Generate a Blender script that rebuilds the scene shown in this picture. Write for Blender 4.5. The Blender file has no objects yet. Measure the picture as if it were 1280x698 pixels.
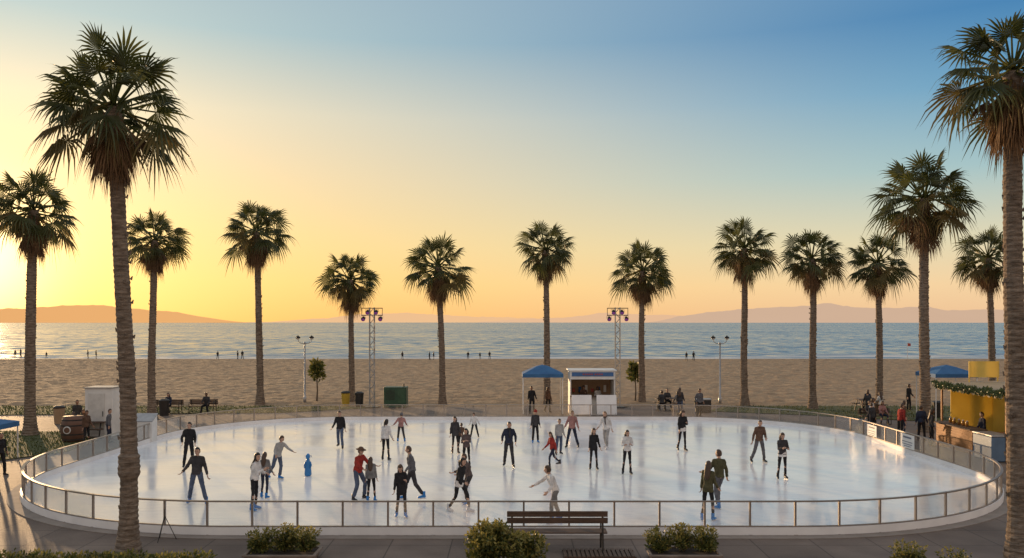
import bpy, math, random, bmesh
import numpy as np
from mathutils import Vector, Matrix, Euler, noise
R=random.Random(7)
rad=math.radians
scene=bpy.context.scene
COL=scene.collection
EYE=5.5; FPX=1067.0; HZ=403.0
def pixel_to_ground(u,v,z=0.0):
    """unproject image pixel (u,v) onto the ground plane at height z"""
    d=FPX*(EYE-z)/(v-HZ); return Vector(((u-640)/FPX*d,d,z))
def s2l(c):
    return tuple(((x/255)/12.92 if x/255<=0.04045 else ((x/255+0.055)/1.055)**2.4) for x in c)
# ---------------------------------------------------------------- materials
MATS={}
def mat(name,c1,c2=None,scale=3.0,rough=0.7,bump=0.0,bscale=None,metal=0.0,spec=0.4,trans=0.0,emit=None,estr=0.0,detail=4,stretch=None):
    if name in MATS: return MATS[name]
    m=bpy.data.materials.new(name); m.use_nodes=True
    nt=m.node_tree; N=nt.nodes; L=nt.links
    b=N['Principled BSDF']; out=N['Material Output']
    b.inputs['Roughness'].default_value=rough; b.inputs['Metallic'].default_value=metal
    b.inputs['Specular IOR Level'].default_value=spec
    c1=tuple(c1)+(1,)
    if c2 is None: c2=tuple(x*0.78 for x in c1[:3])
    c2=tuple(c2)+(1,)
    tc=N.new('ShaderNodeTexCoord'); mp=N.new('ShaderNodeMapping'); L.new(tc.outputs['Object'],mp.inputs[0])
    if stretch: mp.inputs['Scale'].default_value=stretch
    nz=N.new('ShaderNodeTexNoise'); nz.inputs['Scale'].default_value=scale; nz.inputs['Detail'].default_value=detail
    L.new(mp.outputs[0],nz.inputs['Vector'])
    cr=N.new('ShaderNodeValToRGB'); cr.color_ramp.elements[0].position=0.32; cr.color_ramp.elements[1].position=0.68
    cr.color_ramp.elements[0].color=c2; cr.color_ramp.elements[1].color=c1
    L.new(nz.outputs['Fac'],cr.inputs[0]); L.new(cr.outputs[0],b.inputs['Base Color'])
    if bump>0:
        n2=N.new('ShaderNodeTexNoise'); n2.inputs['Scale'].default_value=bscale or scale*4; n2.inputs['Detail'].default_value=5
        L.new(mp.outputs[0],n2.inputs['Vector'])
        bp=N.new('ShaderNodeBump'); bp.inputs['Strength'].default_value=bump; bp.inputs['Distance'].default_value=0.03
        L.new(n2.outputs['Fac'],bp.inputs['Height']); L.new(bp.outputs[0],b.inputs['Normal'])
    if emit:
        b.inputs['Emission Color'].default_value=tuple(emit)+(1,); b.inputs['Emission Strength'].default_value=estr
    if trans>0:
        t=N.new('ShaderNodeBsdfTranslucent'); mx=N.new('ShaderNodeMixShader'); mx.inputs[0].default_value=trans
        L.new(cr.outputs[0],t.inputs[0]); L.new(b.outputs[0],mx.inputs[1]); L.new(t.outputs[0],mx.inputs[2]); L.new(mx.outputs[0],out.inputs[0])
    MATS[name]=m; return m
# ---------------------------------------------------------------- mesh accumulator
class M:
    def __init__(s): s.v=[]; s.f=[]; s.m=[]
    def add(s,vs,fs,mi=0):
        o=len(s.v); s.v+= [tuple(v) for v in vs]; s.f+=[tuple(i+o for i in f) for f in fs]; s.m+=[mi]*len(fs)
    def box(s,c,sz,rz=0,mi=0,rx=0,ry=0):
        hx,hy,hz=sz[0]/2,sz[1]/2,sz[2]/2
        rot=Euler((rx,ry,rz)).to_matrix(); c=Vector(c)
        vs=[c+rot@Vector((x*hx,y*hy,z*hz)) for x in(-1,1) for y in(-1,1) for z in(-1,1)]
        s.add(vs,[(0,1,3,2),(4,6,7,5),(0,4,5,1),(2,3,7,6),(0,2,6,4),(1,5,7,3)],mi)
    def rings(s,rings,mi=0,cap=True):
        n=len(rings[0]); vs=[p for r in rings for p in r]; fs=[]
        for i in range(len(rings)-1):
            for j in range(n):
                k=(j+1)%n; fs.append((i*n+j,i*n+k,(i+1)*n+k,(i+1)*n+j))
        if cap:
            fs.append(tuple(range(n))[::-1]); fs.append(tuple((len(rings)-1)*n+j for j in range(n)))
        s.add(vs,fs,mi)
    def tube(s,pts,rs,n=8,mi=0,cap=True):
        pts=[Vector(p) for p in pts]; out=[]; ref=None
        for i,p in enumerate(pts):
            a=pts[max(i-1,0)]; b=pts[min(i+1,len(pts)-1)]; t=(b-a)
            t=t.normalized() if t.length>1e-9 else Vector((0,0,1))
            if ref is None: ref=Vector((1,0,0)) if abs(t.x)<0.8 else Vector((0,1,0))
            e1=(ref-t*ref.dot(t)).normalized(); e2=t.cross(e1); ref=e1
            r=rs[i] if isinstance(rs,(list,tuple)) else rs
            out.append([p+e1*r*math.cos(2*math.pi*j/n)+e2*r*math.sin(2*math.pi*j/n) for j in range(n)])
        s.rings(out,mi,cap)
    def ball(s,c,r,n=10,mi=0,rot=None,fn=None,nl=None):
        c=Vector(c); r=Vector(r) if not isinstance(r,(int,float)) else Vector((r,r,r))
        nl=nl or max(4,n//2+1); vs=[]; fs=[]
        def put(d):
            p=fn(d) if fn else Vector((d.x*r.x,d.y*r.y,d.z*r.z))
            if rot: p=rot@p
            vs.append(c+p)
        put(Vector((0,0,-1)))
        for i in range(1,nl):
            th=math.pi*i/nl
            for j in range(n):
                ph=2*math.pi*j/n; put(Vector((math.sin(th)*math.cos(ph),math.sin(th)*math.sin(ph),-math.cos(th))))
        put(Vector((0,0,1))); top=len(vs)-1
        for j in range(n):
            k=(j+1)%n; fs.append((0,1+k,1+j)); fs.append((top,1+(nl-2)*n+j,1+(nl-2)*n+k))
            for i in range(nl-2):
                fs.append((1+i*n+j,1+i*n+k,1+(i+1)*n+k,1+(i+1)*n+j))
        s.add(vs,fs,mi)
    def loft(s,rs,n=16,mi=0):
        s.rings([[c+e1*a*math.cos(2*math.pi*j/n)+e2*b*math.sin(2*math.pi*j/n) for j in range(n)] for c,e1,e2,a,b in rs],mi)
    def mesh(s,name,mats,smooth=False):
        me=bpy.data.meshes.new(name); me.from_pydata(s.v,[],s.f)
        for m in (mats if isinstance(mats,(list,tuple)) else [mats]): me.materials.append(m)
        me.polygons.foreach_set('material_index',s.m)
        if smooth: me.polygons.foreach_set('use_smooth',[True]*len(s.f))
        me.update(); return me
    def obj(s,name,mats,parent=None,loc=(0,0,0),rz=0,smooth=False,bevel=0,**kw):
        return mk(name,s.mesh(name,mats,smooth),parent,loc,rz,bevel,**kw)
def mk(name,me,parent=None,loc=(0,0,0),rz=0,bevel=0,**kw):
    o=bpy.data.objects.new(name,me); COL.objects.link(o); o.location=loc; o.rotation_euler=(0,0,rz)
    if parent: o.parent=parent
    if bevel:
        b=o.modifiers.new('bevel','BEVEL'); b.width=bevel; b.segments=2; b.limit_method='ANGLE'
    for k,v in kw.items(): o[k]=v
    return o
def thing(name,loc,label,cat,rz=0,group=None):
    o=bpy.data.objects.new(name,None); COL.objects.link(o); o.location=loc; o.rotation_euler=(0,0,rz); o.empty_display_size=0.2
    o['label']=label; o['category']=cat
    if group: o['group']=group
    return o
def copy_thing(src,loc,rz=None,scale=None,label=None):
    n=src.copy(); COL.objects.link(n); n.location=loc
    if rz is not None: n.rotation_euler=(0,0,rz)
    if scale: n.scale=(scale,)*3
    if label: n['label']=label
    seen=set()
    def rec(a,b):
        for ch in list(a.children):
            if ch in seen: continue
            seen.add(ch)
            c=ch.copy(); COL.objects.link(c); c.parent=b; c.matrix_parent_inverse.identity(); seen.add(c); rec(ch,c)
    rec(src,n); return n
# ---------------------------------------------------------------- world / light / camera
SAZ=rad(-32.5); SEL=rad(4.0)
SUN=Vector((math.sin(SAZ)*math.cos(SEL),math.cos(SAZ)*math.cos(SEL),math.sin(SEL)))
w=bpy.data.worlds.new("World"); scene.world=w; w.use_nodes=True
nt=w.node_tree; N=nt.nodes; L=nt.links; N.clear()
def math_(op,a,b=None,clamp=False):
    n=N.new('ShaderNodeMath'); n.operation=op; n.use_clamp=clamp
    for i,x in enumerate((a,b)):
        if x is None: continue
        if isinstance(x,(int,float)): n.inputs[i].default_value=x
        else: L.new(x,n.inputs[i])
    return n.outputs[0]
tc=N.new('ShaderNodeTexCoord'); nm=N.new('ShaderNodeVectorMath'); nm.operation='NORMALIZE'; L.new(tc.outputs['Generated'],nm.inputs[0])
sp=N.new('ShaderNodeSeparateXYZ'); L.new(nm.outputs[0],sp.inputs[0])
z=math_('MAXIMUM',sp.outputs[2],0.0); fac=math_('MULTIPLY',z,1.6,True)
cb=N.new('ShaderNodeCombineXYZ'); L.new(sp.outputs[0],cb.inputs[0]); L.new(sp.outputs[1],cb.inputs[1])
nh=N.new('ShaderNodeVectorMath'); nh.operation='NORMALIZE'; L.new(cb.outputs[0],nh.inputs[0])
dh=N.new('ShaderNodeVectorMath'); dh.operation='DOT_PRODUCT'; L.new(nh.outputs[0],dh.inputs[0]); dh.inputs[1].default_value=(math.sin(SAZ),math.cos(SAZ),0)
mr=N.new('ShaderNodeMapRange'); mr.inputs[1].default_value=0.40; mr.inputs[2].default_value=1.0; L.new(dh.outputs['Value'],mr.inputs[0])
az=math_('POWER',mr.outputs[0],1.9)
def ramp(stops):
    r=N.new('ShaderNodeValToRGB'); e=r.color_ramp.elements
    while len(e)<len(stops): e.new(0.5)
    for i,(p,c) in enumerate(stops): e[i].position=p*1.6; e[i].color=s2l(c)+(1,)
    L.new(fac,r.inputs[0]); return r.outputs[0]
far=ramp([(0,(238,194,152)),(.04,(244,210,164)),(.085,(224,214,180)),(.16,(162,194,198)),(.24,(106,162,196)),(.31,(68,130,180)),(.43,(110,150,186)),(.62,(196,200,206))])  # highest stops, above the frame, brightened as added overhead fill
near=ramp([(0,(253,192,106)),(.045,(255,210,124)),(.10,(255,217,144)),(.16,(253,220,164)),(.23,(238,223,188)),(.31,(180,202,202)),(.43,(165,182,194)),(.62,(196,200,206))])
back_fill=ramp([(0,(222,178,146)),(.1,(232,196,168)),(.25,(228,206,188)),(.45,(210,202,198)),(.62,(196,200,206))])  # unseen sky behind the camera, warmed and brightened as added fill light
mx=N.new('ShaderNodeMix'); mx.data_type='RGBA'; L.new(az,mx.inputs[0]); L.new(far,mx.inputs[6]); L.new(near,mx.inputs[7])
mb=N.new('ShaderNodeMapRange'); mb.interpolation_type='SMOOTHSTEP'; mb.inputs[1].default_value=0.25; mb.inputs[2].default_value=-0.4; L.new(dh.outputs['Value'],mb.inputs[0])
mx2=N.new('ShaderNodeMix'); mx2.data_type='RGBA'; L.new(mb.outputs[0],mx2.inputs[0]); L.new(mx.outputs[2],mx2.inputs[6]); L.new(back_fill,mx2.inputs[7])
ds=N.new('ShaderNodeVectorMath'); ds.operation='DOT_PRODUCT'; L.new(nm.outputs[0],ds.inputs[0]); ds.inputs[1].default_value=SUN
dd=math_('MAXIMUM',ds.outputs['Value'],0.0)
g1=math_('MULTIPLY',math_('POWER',dd,500.0),1.5); g2=math_('MULTIPLY',math_('POWER',dd,45.0),0.30)
gs=math_('ADD',g1,g2)
gc=N.new('ShaderNodeVectorMath'); gc.operation='SCALE'; gc.inputs[0].default_value=(1.0,0.72,0.38); L.new(gs,gc.inputs['Scale'])
ad=N.new('ShaderNodeVectorMath'); ad.operation='ADD'; L.new(mx2.outputs[2],ad.inputs[0]); L.new(gc.outputs[0],ad.inputs[1])
bg1=N.new('ShaderNodeBackground'); bg1.inputs[1].default_value=0.97; L.new(ad.outputs[0],bg1.inputs[0])
sky=N.new('ShaderNodeTexSky'); sky.sky_type='NISHITA'; sky.sun_disc=False; sky.sun_elevation=SEL; sky.sun_rotation=SAZ
bg2=N.new('ShaderNodeBackground'); bg2.inputs[1].default_value=0.012; L.new(sky.outputs[0],bg2.inputs[0])
sh=N.new('ShaderNodeAddShader'); L.new(bg1.outputs[0],sh.inputs[0]); L.new(bg2.outputs[0],sh.inputs[1])
wo=N.new('ShaderNodeOutputWorld'); L.new(sh.outputs[0],wo.inputs[0])
sl=bpy.data.lights.new('sun','SUN'); sl.energy=5.0; sl.angle=rad(0.6); sl.color=(1,0.64,0.33)
so=bpy.data.objects.new('sun',sl); COL.objects.link(so); so.rotation_euler=(-SUN).to_track_quat('-Z','Y').to_euler(); so.location=(-20,40,30)
cam=bpy.data.cameras.new('camera'); co=bpy.data.objects.new('camera',cam); COL.objects.link(co); scene.camera=co
co.location=(0,0,EYE); co.rotation_euler=(math.pi/2,0,0); cam.lens=36*FPX/1280; cam.shift_y=(HZ-349)/1280; cam.clip_start=0.5; cam.clip_end=90000
scene.view_settings.view_transform='Standard'; scene.view_settings.look='None'; scene.view_settings.exposure=0
# ---------------------------------------------------------------- ground
m_sand=mat('sand',(0.385,0.275,0.175),(0.27,0.185,0.115),scale=0.9,rough=0.95,bump=1.0,bscale=2.6,detail=9,spec=0.1)
bpn=[n for n in m_sand.node_tree.nodes if n.type=='BUMP'][0]; bpn.inputs['Distance'].default_value=0.15
g=M()
ys=[-300,0,56,90,125,131,137,160,400,3000,70000]; zs=[0,0,0,0,0,-0.1,-0.5,-2,-12,-40,-60]
xs=[-60000,-4000,-300,-60,0,60,300,4000,60000]
for yy,zz in zip(ys,zs):
    for xx in xs: g.v.append((xx,yy,zz))
nx=len(xs)
for i in range(len(ys)-1):
    for j in range(nx-1): g.f.append((i*nx+j,i*nx+j+1,(i+1)*nx+j+1,(i+1)*nx+j)); g.m.append(0)
g.obj('ground',m_sand,kind='structure')
# trampled beach surface (real relief)
g=M(); X0,X1,Y0,Y1=-92,92,55.6,127.5; na=560; nb_=250
for j in range(nb_+1):
    y=Y0+(Y1-Y0)*j/nb_
    ed=min(1,(y-Y0)/1.5,(Y1-y)/3)
    for i in range(na+1):
        x=X0+(X1-X0)*i/na; p=Vector((x,y,0))
        h=.05*noise.noise(p*.6)+.06*noise.noise(p*1.25+Vector((5,2,1)))+.07*noise.noise(p*2.3+Vector((1,7,1)))+.03*noise.noise(Vector((x*.08,y*.2,3)))
        h+=-.07*max(0,noise.noise(p*1.7+Vector((9,9,4)))-.15)*2
        g.v.append((x,y,.02+ed*(.12+h)*.8))
for j in range(nb_):
    for i in range(na): a=j*(na+1)+i; g.f.append((a,a+1,a+na+2,a+na+1)); g.m.append(0)
g.obj('beach_sand',m_sand,smooth=True,kind='structure')
# ocean
def ocean_mat():
    m=bpy.data.materials.new('ocean_water'); m.use_nodes=True; nt=m.node_tree; N=nt.nodes; L=nt.links
    b=N['Principled BSDF']; b.inputs['Specular IOR Level'].default_value=0.5; b.inputs['IOR'].default_value=1.33
    tc=N.new('ShaderNodeTexCoord')
    def nz(sc,stretch,det=3):
        mp=N.new('ShaderNodeMapping'); mp.inputs['Scale'].default_value=stretch; L.new(tc.outputs['Object'],mp.inputs[0])
        n=N.new('ShaderNodeTexNoise'); n.inputs['Scale'].default_value=sc; n.inputs['Detail'].default_value=det; L.new(mp.outputs[0],n.inputs['Vector']); return n
    a=nz(1.0,(0.30,0.40,1),5); c=nz(1.0,(0.06,0.06,1),6); e=nz(1.0,(0.004,0.008,1),7)
    def vm(op,x,y=None,sc=None):
        n=N.new('ShaderNodeVectorMath'); n.operation=op
        L.new(x,n.inputs[0])
        if y is not None:
            if isinstance(y,tuple): n.inputs[1].default_value=y
            else: L.new(y,n.inputs[1])
        if sc is not None: n.inputs['Scale'].default_value=sc
        return n.outputs[0]
    va=vm('SCALE',vm('SUBTRACT',a.outputs['Color'],(0.5,0.5,0.5)),sc=0.78)
    vc=vm('SCALE',vm('SUBTRACT',c.outputs['Color'],(0.5,0.5,0.5)),sc=0.28)
    ve=vm('SCALE',vm('SUBTRACT',e.outputs['Color'],(0.5,0.5,0.5)),sc=0.14)
    s=vm('ADD',vm('ADD',va,vc),ve)
    s=vm('MULTIPLY',s,(0.8,1,0)); s=vm('ADD',s,(0,-0.085,1)); s=vm('NORMALIZE',s)
    L.new(s,b.inputs['Normal'])
    sx=N.new('ShaderNodeSeparateXYZ'); L.new(tc.outputs['Object'],sx.inputs[0])
    mr=N.new('ShaderNodeMapRange'); mr.inputs[1].default_value=131; mr.inputs[2].default_value=165; mr.inputs[3].default_value=0.66; mr.inputs[4].default_value=0.30; L.new(sx.outputs[1],mr.inputs[0])
    f=nz(1.0,(0.025,0.30,1),5)
    lt=N.new('ShaderNodeMath'); lt.operation='SUBTRACT'; L.new(mr.outputs[0],lt.inputs[0]); L.new(f.outputs['Fac'],lt.inputs[1])
    ml=N.new('ShaderNodeMath'); ml.operation='MULTIPLY'; ml.inputs[1].default_value=7; ml.use_clamp=True; L.new(lt.outputs[0],ml.inputs[0])
    cr=N.new('ShaderNodeMix'); cr.data_type='RGBA'; L.new(ml.outputs[0],cr.inputs[0]); cr.inputs[6].default_value=(0.16,0.195,0.215,1); cr.inputs[7].default_value=(0.60,0.58,0.55,1)
    L.new(cr.outputs[2],b.inputs['Base Color'])
    m2=N.new('ShaderNodeMath'); m2.operation='MULTIPLY_ADD'; m2.inputs[1].default_value=0.5; m2.inputs[2].default_value=0.20; L.new(ml.outputs[0],m2.inputs[0]); L.new(m2.outputs[0],b.inputs['Roughness'])
    return m
o=M(); nseg=120
row=[(-400+800*i/nseg, 132+1.2*noise.noise(Vector((i*0.21,3,0)))+0.5*noise.noise(Vector((i*0.9,7,0)))) for i in range(nseg+1)]
farr=[(-55000+110000*i/nseg,65000) for i in range(nseg+1)]
row[0]=(-55000,133); row[-1]=(55000,133)
for (a,b) in row: o.v.append((a,b,-0.16))
for (a,b) in farr: o.v.append((a,b,-0.16))
for i in range(nseg): o.f.append((i,i+1,nseg+2+i,nseg+1+i)); o.m.append(0)
o.obj('ocean',ocean_mat(),kind='structure')
m_wet=mat('wet_sand',(0.22,0.16,0.12),(0.15,0.115,0.09),scale=0.2,rough=0.3,detail=6,stretch=(0.2,1,1),spec=0.5)
o=M(); 
for i in range(101):
    x=-200+4*i; o.v.append((x,127.2+1.3*noise.noise(Vector((i*0.17,1,0))),0.035)); o.v.append((x,131.0,-0.095))
for i in range(100): o.f.append((2*i,2*i+2,2*i+3,2*i+1)); o.m.append(0)
o.obj('wet_sand',m_wet,kind='structure')
def paving():
    m=mat('promenade_paving',(0.22,0.165,0.13),(0.145,0.105,0.082),scale=0.7,rough=0.75,bump=0.3,bscale=14,detail=8)
    nt=m.node_tree; N=nt.nodes; L=nt.links; b=N['Principled BSDF']
    src=b.inputs['Base Color'].links[0].from_socket
    br=N.new('ShaderNodeTexBrick'); br.inputs['Scale'].default_value=1; br.inputs['Brick Width'].default_value=1.5; br.inputs['Row Height'].default_value=1.5
    br.offset=0; br.inputs['Mortar Size'].default_value=0.018; br.inputs['Color1'].default_value=(1,1,1,1); br.inputs['Color2'].default_value=(.86,.86,.86,1); br.inputs['Mortar'].default_value=(.45,.45,.45,1)
    tc=[n for n in N if n.type=='TEX_COORD'][0]; L.new(tc.outputs['Object'],br.inputs['Vector'])
    st_=N.new('ShaderNodeTexNoise'); st_.inputs['Scale'].default_value=.25; st_.inputs['Detail'].default_value=9; L.new(tc.outputs['Object'],st_.inputs['Vector'])
    sr=N.new('ShaderNodeValToRGB'); sr.color_ramp.elements[0].position=.38; sr.color_ramp.elements[1].position=.6; sr.color_ramp.elements[0].color=(.68,.66,.64,1); sr.color_ramp.elements[1].color=(1,1,1,1); L.new(st_.outputs['Fac'],sr.inputs[0])
    mm=N.new('ShaderNodeMix'); mm.data_type='RGBA'; mm.blend_type='MULTIPLY'; mm.inputs[0].default_value=1; L.new(src,mm.inputs[6]); L.new(br.outputs[0],mm.inputs[7])
    m3=N.new('ShaderNodeMix'); m3.data_type='RGBA'; m3.blend_type='MULTIPLY'; m3.inputs[0].default_value=1; L.new(mm.outputs[2],m3.inputs[6]); L.new(sr.outputs[0],m3.inputs[7]); L.new(m3.outputs[2],b.inputs['Base Color'])
    return m
o=M(); n=60
for i in range(n+1):
    x=-90+3*i; o.v.append((x,-20,0.012)); o.v.append((x,56.2+0.5*noise.noise(Vector((i*.4,0,0))),0.012))
for i in range(n): o.f.append((2*i,2*i+2,2*i+3,2*i+1)); o.m.append(0)
o.obj('promenade',paving(),kind='structure')
m_grass=mat('lawn_grass',(0.08,0.09,0.026),(0.045,0.05,0.016),scale=1.5,rough=0.9,bump=0.8,bscale=20)
m_blade=mat('grass_blade',(0.10,0.11,0.033),(0.055,0.07,0.02),scale=2,rough=0.7,trans=0.3)
def lawn(poly,nb):
    o=M(); pts=[Vector((x,y,0.05)) for x,y in poly]
    o.v=[tuple(p) for p in pts]+[(p.x,p.y,0.0) for p in pts]; k=len(pts)
    o.f=[tuple(range(k))]+[(i,(i+1)%k,k+(i+1)%k,k+i) for i in range(k)]; o.m=[0]*(k+1)
    o.obj('lawn',m_grass,kind='structure')
    def inside(x,y):
        c=False; j=k-1
        for i in range(k):
            xi,yi=poly[i]; xj,yj=poly[j]
            if (yi>y)!=(yj>y) and x<(xj-xi)*(y-yi)/(yj-yi)+xi: c=not c
            j=i
        return c
    x0=min(p[0] for p in poly);x1=max(p[0] for p in poly);y0=min(p[1] for p in poly);y1=max(p[1] for p in poly)
    o=M(); c=0
    while c<nb:
        x=R.uniform(x0,x1); y=R.uniform(y0,y1)
        if not inside(x,y): continue
        c+=1; a=R.uniform(0,6.28); h=R.uniform(.05,.11); dx,dy=math.cos(a)*.03,math.sin(a)*.03
        o.add([(x-dx,y-dy,.045),(x+dx,y+dy,.045),(x+R.uniform(-.05,.05),y+R.uniform(-.05,.05),.05+h)],[(0,1,2)])
    o.obj('grass',m_blade,kind='stuff')
lawn([(-38,33.5),(-20.5,33.5),(-18.8,36),(-19.2,39.5),(-22,42.5),(-40,44)],7000)
lawn([(-40,49.6),(-14,51.6),(-9,54.6),(-12,55.6),(-44,55.6)],5000)
lawn([(12,52.5),(17,50.5),(22,47.5),(34,46),(50,48),(50,55.6),(14,55.6)],6000)
# ---------------------------------------------------------------- hills
def hill(prof,Y,depth,c,hz,es,seed):
    m=mat('hillside_haze_glow_%s'%seed,c,tuple(x*.8 for x in c),scale=0.002,rough=1,emit=hz,estr=es,spec=0.0)  # distance haze is painted in: hillside emits the haze colour itself
    o=M(); pts=[]; n=160; x0,x1=prof[0][0],prof[-1][0]
    for i in range(n+1):
        u=x0+(x1-x0)*i/n
        for a,b in zip(prof,prof[1:]):
            if a[0]<=u<=b[0]: t=(u-a[0])/(b[0]-a[0]); t=t*t*(3-2*t)*.5+t*.5; v=a[1]+(b[1]-a[1])*t; break
        h=max(0,(HZ-v)); h=h*(1+.10*noise.noise(Vector((u*.05,seed,0))))+ (0.7*noise.noise(Vector((u*.16,seed,1))) if h>1.5 else 0)
        pts.append(((u-640)/FPX*Y,max(h,0)/FPX*Y))
    rows=[(-depth,0),(-depth*.5,.42),(-depth*.2,.8),(0,1),(depth*.4,.7),(depth,0)]
    for dy,k in rows:
        for i,(x,h) in enumerate(pts):
            q=1+.25*noise.noise(Vector((i*.35,dy*.002,seed))) if 0<k<1 else 1
            o.v.append((x,Y+dy,h*k*q-(2 if k==0 else 0)+0))
    for r in range(len(rows)-1):
        for i in range(n): a=r*(n+1)+i; o.f.append((a,a+1,a+n+2,a+n+1)); o.m.append(0)
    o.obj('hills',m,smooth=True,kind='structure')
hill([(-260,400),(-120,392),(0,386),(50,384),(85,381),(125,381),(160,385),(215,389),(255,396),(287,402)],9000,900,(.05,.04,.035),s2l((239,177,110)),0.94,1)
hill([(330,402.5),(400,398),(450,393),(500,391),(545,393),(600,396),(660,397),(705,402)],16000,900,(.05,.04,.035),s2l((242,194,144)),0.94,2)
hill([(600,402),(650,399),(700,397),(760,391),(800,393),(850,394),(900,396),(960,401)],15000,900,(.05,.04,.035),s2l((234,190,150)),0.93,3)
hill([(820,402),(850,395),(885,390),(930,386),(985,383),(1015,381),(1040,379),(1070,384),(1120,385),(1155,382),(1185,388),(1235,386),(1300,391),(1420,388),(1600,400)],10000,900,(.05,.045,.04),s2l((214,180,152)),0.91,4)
# ---------------------------------------------------------------- ice rink
RX=16.5; RY0=22.0; RY1=47.7; RR=8.0; RF=9.2; RC=((RY0+RY1)/2)
def rink_path(off=0.0):
    cs=[(RX-RF,RY0+RF,-90,RF),(RX-RR,RY1-RR,0,RR),(-RX+RR,RY1-RR,90,RR),(-RX+RF,RY0+RF,180,RF)]
    pts=[]
    for cx,cy,a0,r in cs:
        for k in range(25):
            a=rad(a0+90*k/24); pts.append(Vector((cx+(r-off)*math.cos(a),cy+(r-off)*math.sin(a),0)))
    return pts
def resample(pts,n):
    P=pts+[pts[0]]; Ls=[0]
    for a,b in zip(P,P[1:]): Ls.append(Ls[-1]+(b-a).length)
    T=Ls[-1]; out=[]; j=0
    for i in range(n):
        s=T*i/n
        while Ls[j+1]<s: j+=1
        t=(s-Ls[j])/(Ls[j+1]-Ls[j]) if Ls[j+1]>Ls[j] else 0
        out.append(P[j].lerp(P[j+1],t))
    return out,T
def ice_mat():
    m=bpy.data.materials.new('ice_surface'); m.use_nodes=True; nt=m.node_tree; N=nt.nodes; L=nt.links
    b=N['Principled BSDF']; tc=N.new('ShaderNodeTexCoord')
    def nz(sc,det,st=(1,1,1),dist=0,rot=0):
        mp=N.new('ShaderNodeMapping'); mp.inputs['Scale'].default_value=st; mp.inputs['Rotation'].default_value=(0,0,rot); L.new(tc.outputs['Object'],mp.inputs[0])
        n=N.new('ShaderNodeTexNoise'); n.inputs['Scale'].default_value=sc; n.inputs['Detail'].default_value=det; n.inputs['Distortion'].default_value=dist; L.new(mp.outputs[0],n.inputs['Vector']); return n.outputs['Fac']
    def rp(s,a,b_,c0,c1):
        r=N.new('ShaderNodeValToRGB'); r.color_ramp.elements[0].position=a; r.color_ramp.elements[1].position=b_; r.color_ramp.elements[0].color=c0; r.color_ramp.elements[1].color=c1; L.new(s,r.inputs[0]); return r.outputs[0]
    def mul(a,b_):
        mm=N.new('ShaderNodeMix'); mm.data_type='RGBA'; mm.blend_type='MULTIPLY'; mm.inputs[0].default_value=1; L.new(a,mm.inputs[6]); L.new(b_,mm.inputs[7]); return mm.outputs[2]
    base=rp(nz(0.22,5,(1,1.2,1),.5),.34,.66,(.80,.81,.84,1),(.93,.90,.86,1))
    s1=rp(nz(3.0,9,(.35,3.5,1),1.5,.35),.50,.64,(1,1,1,1),(.89,.91,.94,1))
    s2=rp(nz(2.6,9,(.3,3.2,1),1.2,-.55),.52,.66,(1,1,1,1),(.90,.91,.94,1))
    L.new(mul(mul(base,s1),s2),b.inputs['Base Color'])
    rr=rp(nz(0.35,7,(1,1.3,1),.6),.34,.68,(.10,.10,.10,1),(.26,.26,.26,1)); L.new(rr,b.inputs['Roughness'])
    b.inputs['IOR'].default_value=1.5; b.inputs['Specular IOR Level'].default_value=0.75
    bp=N.new('ShaderNodeBump'); bp.inputs['Strength'].default_value=.14; bp.inputs['Distance'].default_value=.01; L.new(nz(3,6,(1,1.5,1),1),bp.inputs['Height']); L.new(bp.outputs[0],b.inputs['Normal'])
    return m
pp=rink_path(0.06); o=M(); o.v=[(p.x,p.y,0.05) for p in pp]; o.f=[tuple(range(len(pp)))]; o.m=[0]
o.obj('ice',ice_mat(),kind='structure')
m_steel=mat('bronze_grey_steel',(0.36,0.31,0.27),rough=0.4,metal=0.7,scale=8)
m_board=mat('white_board',(0.84,0.82,0.80),(0.72,0.70,0.69),scale=1.2,rough=0.5)
mg=bpy.data.materials.new('clear_panel'); mg.use_nodes=True
nt=mg.node_tree; nt.nodes.clear(); tr=nt.nodes.new('ShaderNodeBsdfTransparent'); tr.inputs[0].default_value=(.95,.95,.95,1)
gl=nt.nodes.new('ShaderNodeBsdfGlossy'); gl.inputs['Roughness'].default_value=.08; lw=nt.nodes.new('ShaderNodeFresnel'); lw.inputs[0].default_value=1.3
fm_=nt.nodes.new('ShaderNodeMath'); fm_.operation='MULTIPLY'; fm_.inputs[1].default_value=.4; nt.links.new(lw.outputs[0],fm_.inputs[0])
nzz=nt.nodes.new('ShaderNodeTexNoise'); nzz.inputs['Scale'].default_value=3
df=nt.nodes.new('ShaderNodeBsdfTranslucent'); df.inputs[0].default_value=(.85,.82,.78,1)
ms=nt.nodes.new('ShaderNodeMixShader'); nt.links.new(fm_.outputs[0],ms.inputs[0]); nt.links.new(tr.outputs[0],ms.inputs[1]); nt.links.new(gl.outputs[0],ms.inputs[2])
m2=nt.nodes.new('ShaderNodeMixShader'); ml=nt.nodes.new('ShaderNodeMath'); ml.operation='MULTIPLY'; ml.inputs[1].default_value=.06; nt.links.new(nzz.outputs['Fac'],ml.inputs[0]); nt.links.new(ml.outputs[0],m2.inputs[0]); nt.links.new(ms.outputs[0],m2.inputs[1]); nt.links.new(df.outputs[0],m2.inputs[2])
mo=nt.nodes.new('ShaderNodeOutputMaterial'); nt.links.new(m2.outputs[0],mo.inputs[0])
fence=thing('rink_fence',(0,RC,0),'low steel rink fence with clear panels and white kickboard','fence')
pts,T=resample(rink_path(),88)
pm=M(); pm.box((0,0,.45),(.05,.05,.9)); pm.box((0,-.0,.02),(.12,.12,.03)); pme=pm.mesh('post',m_steel)
seg=T/88
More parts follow.
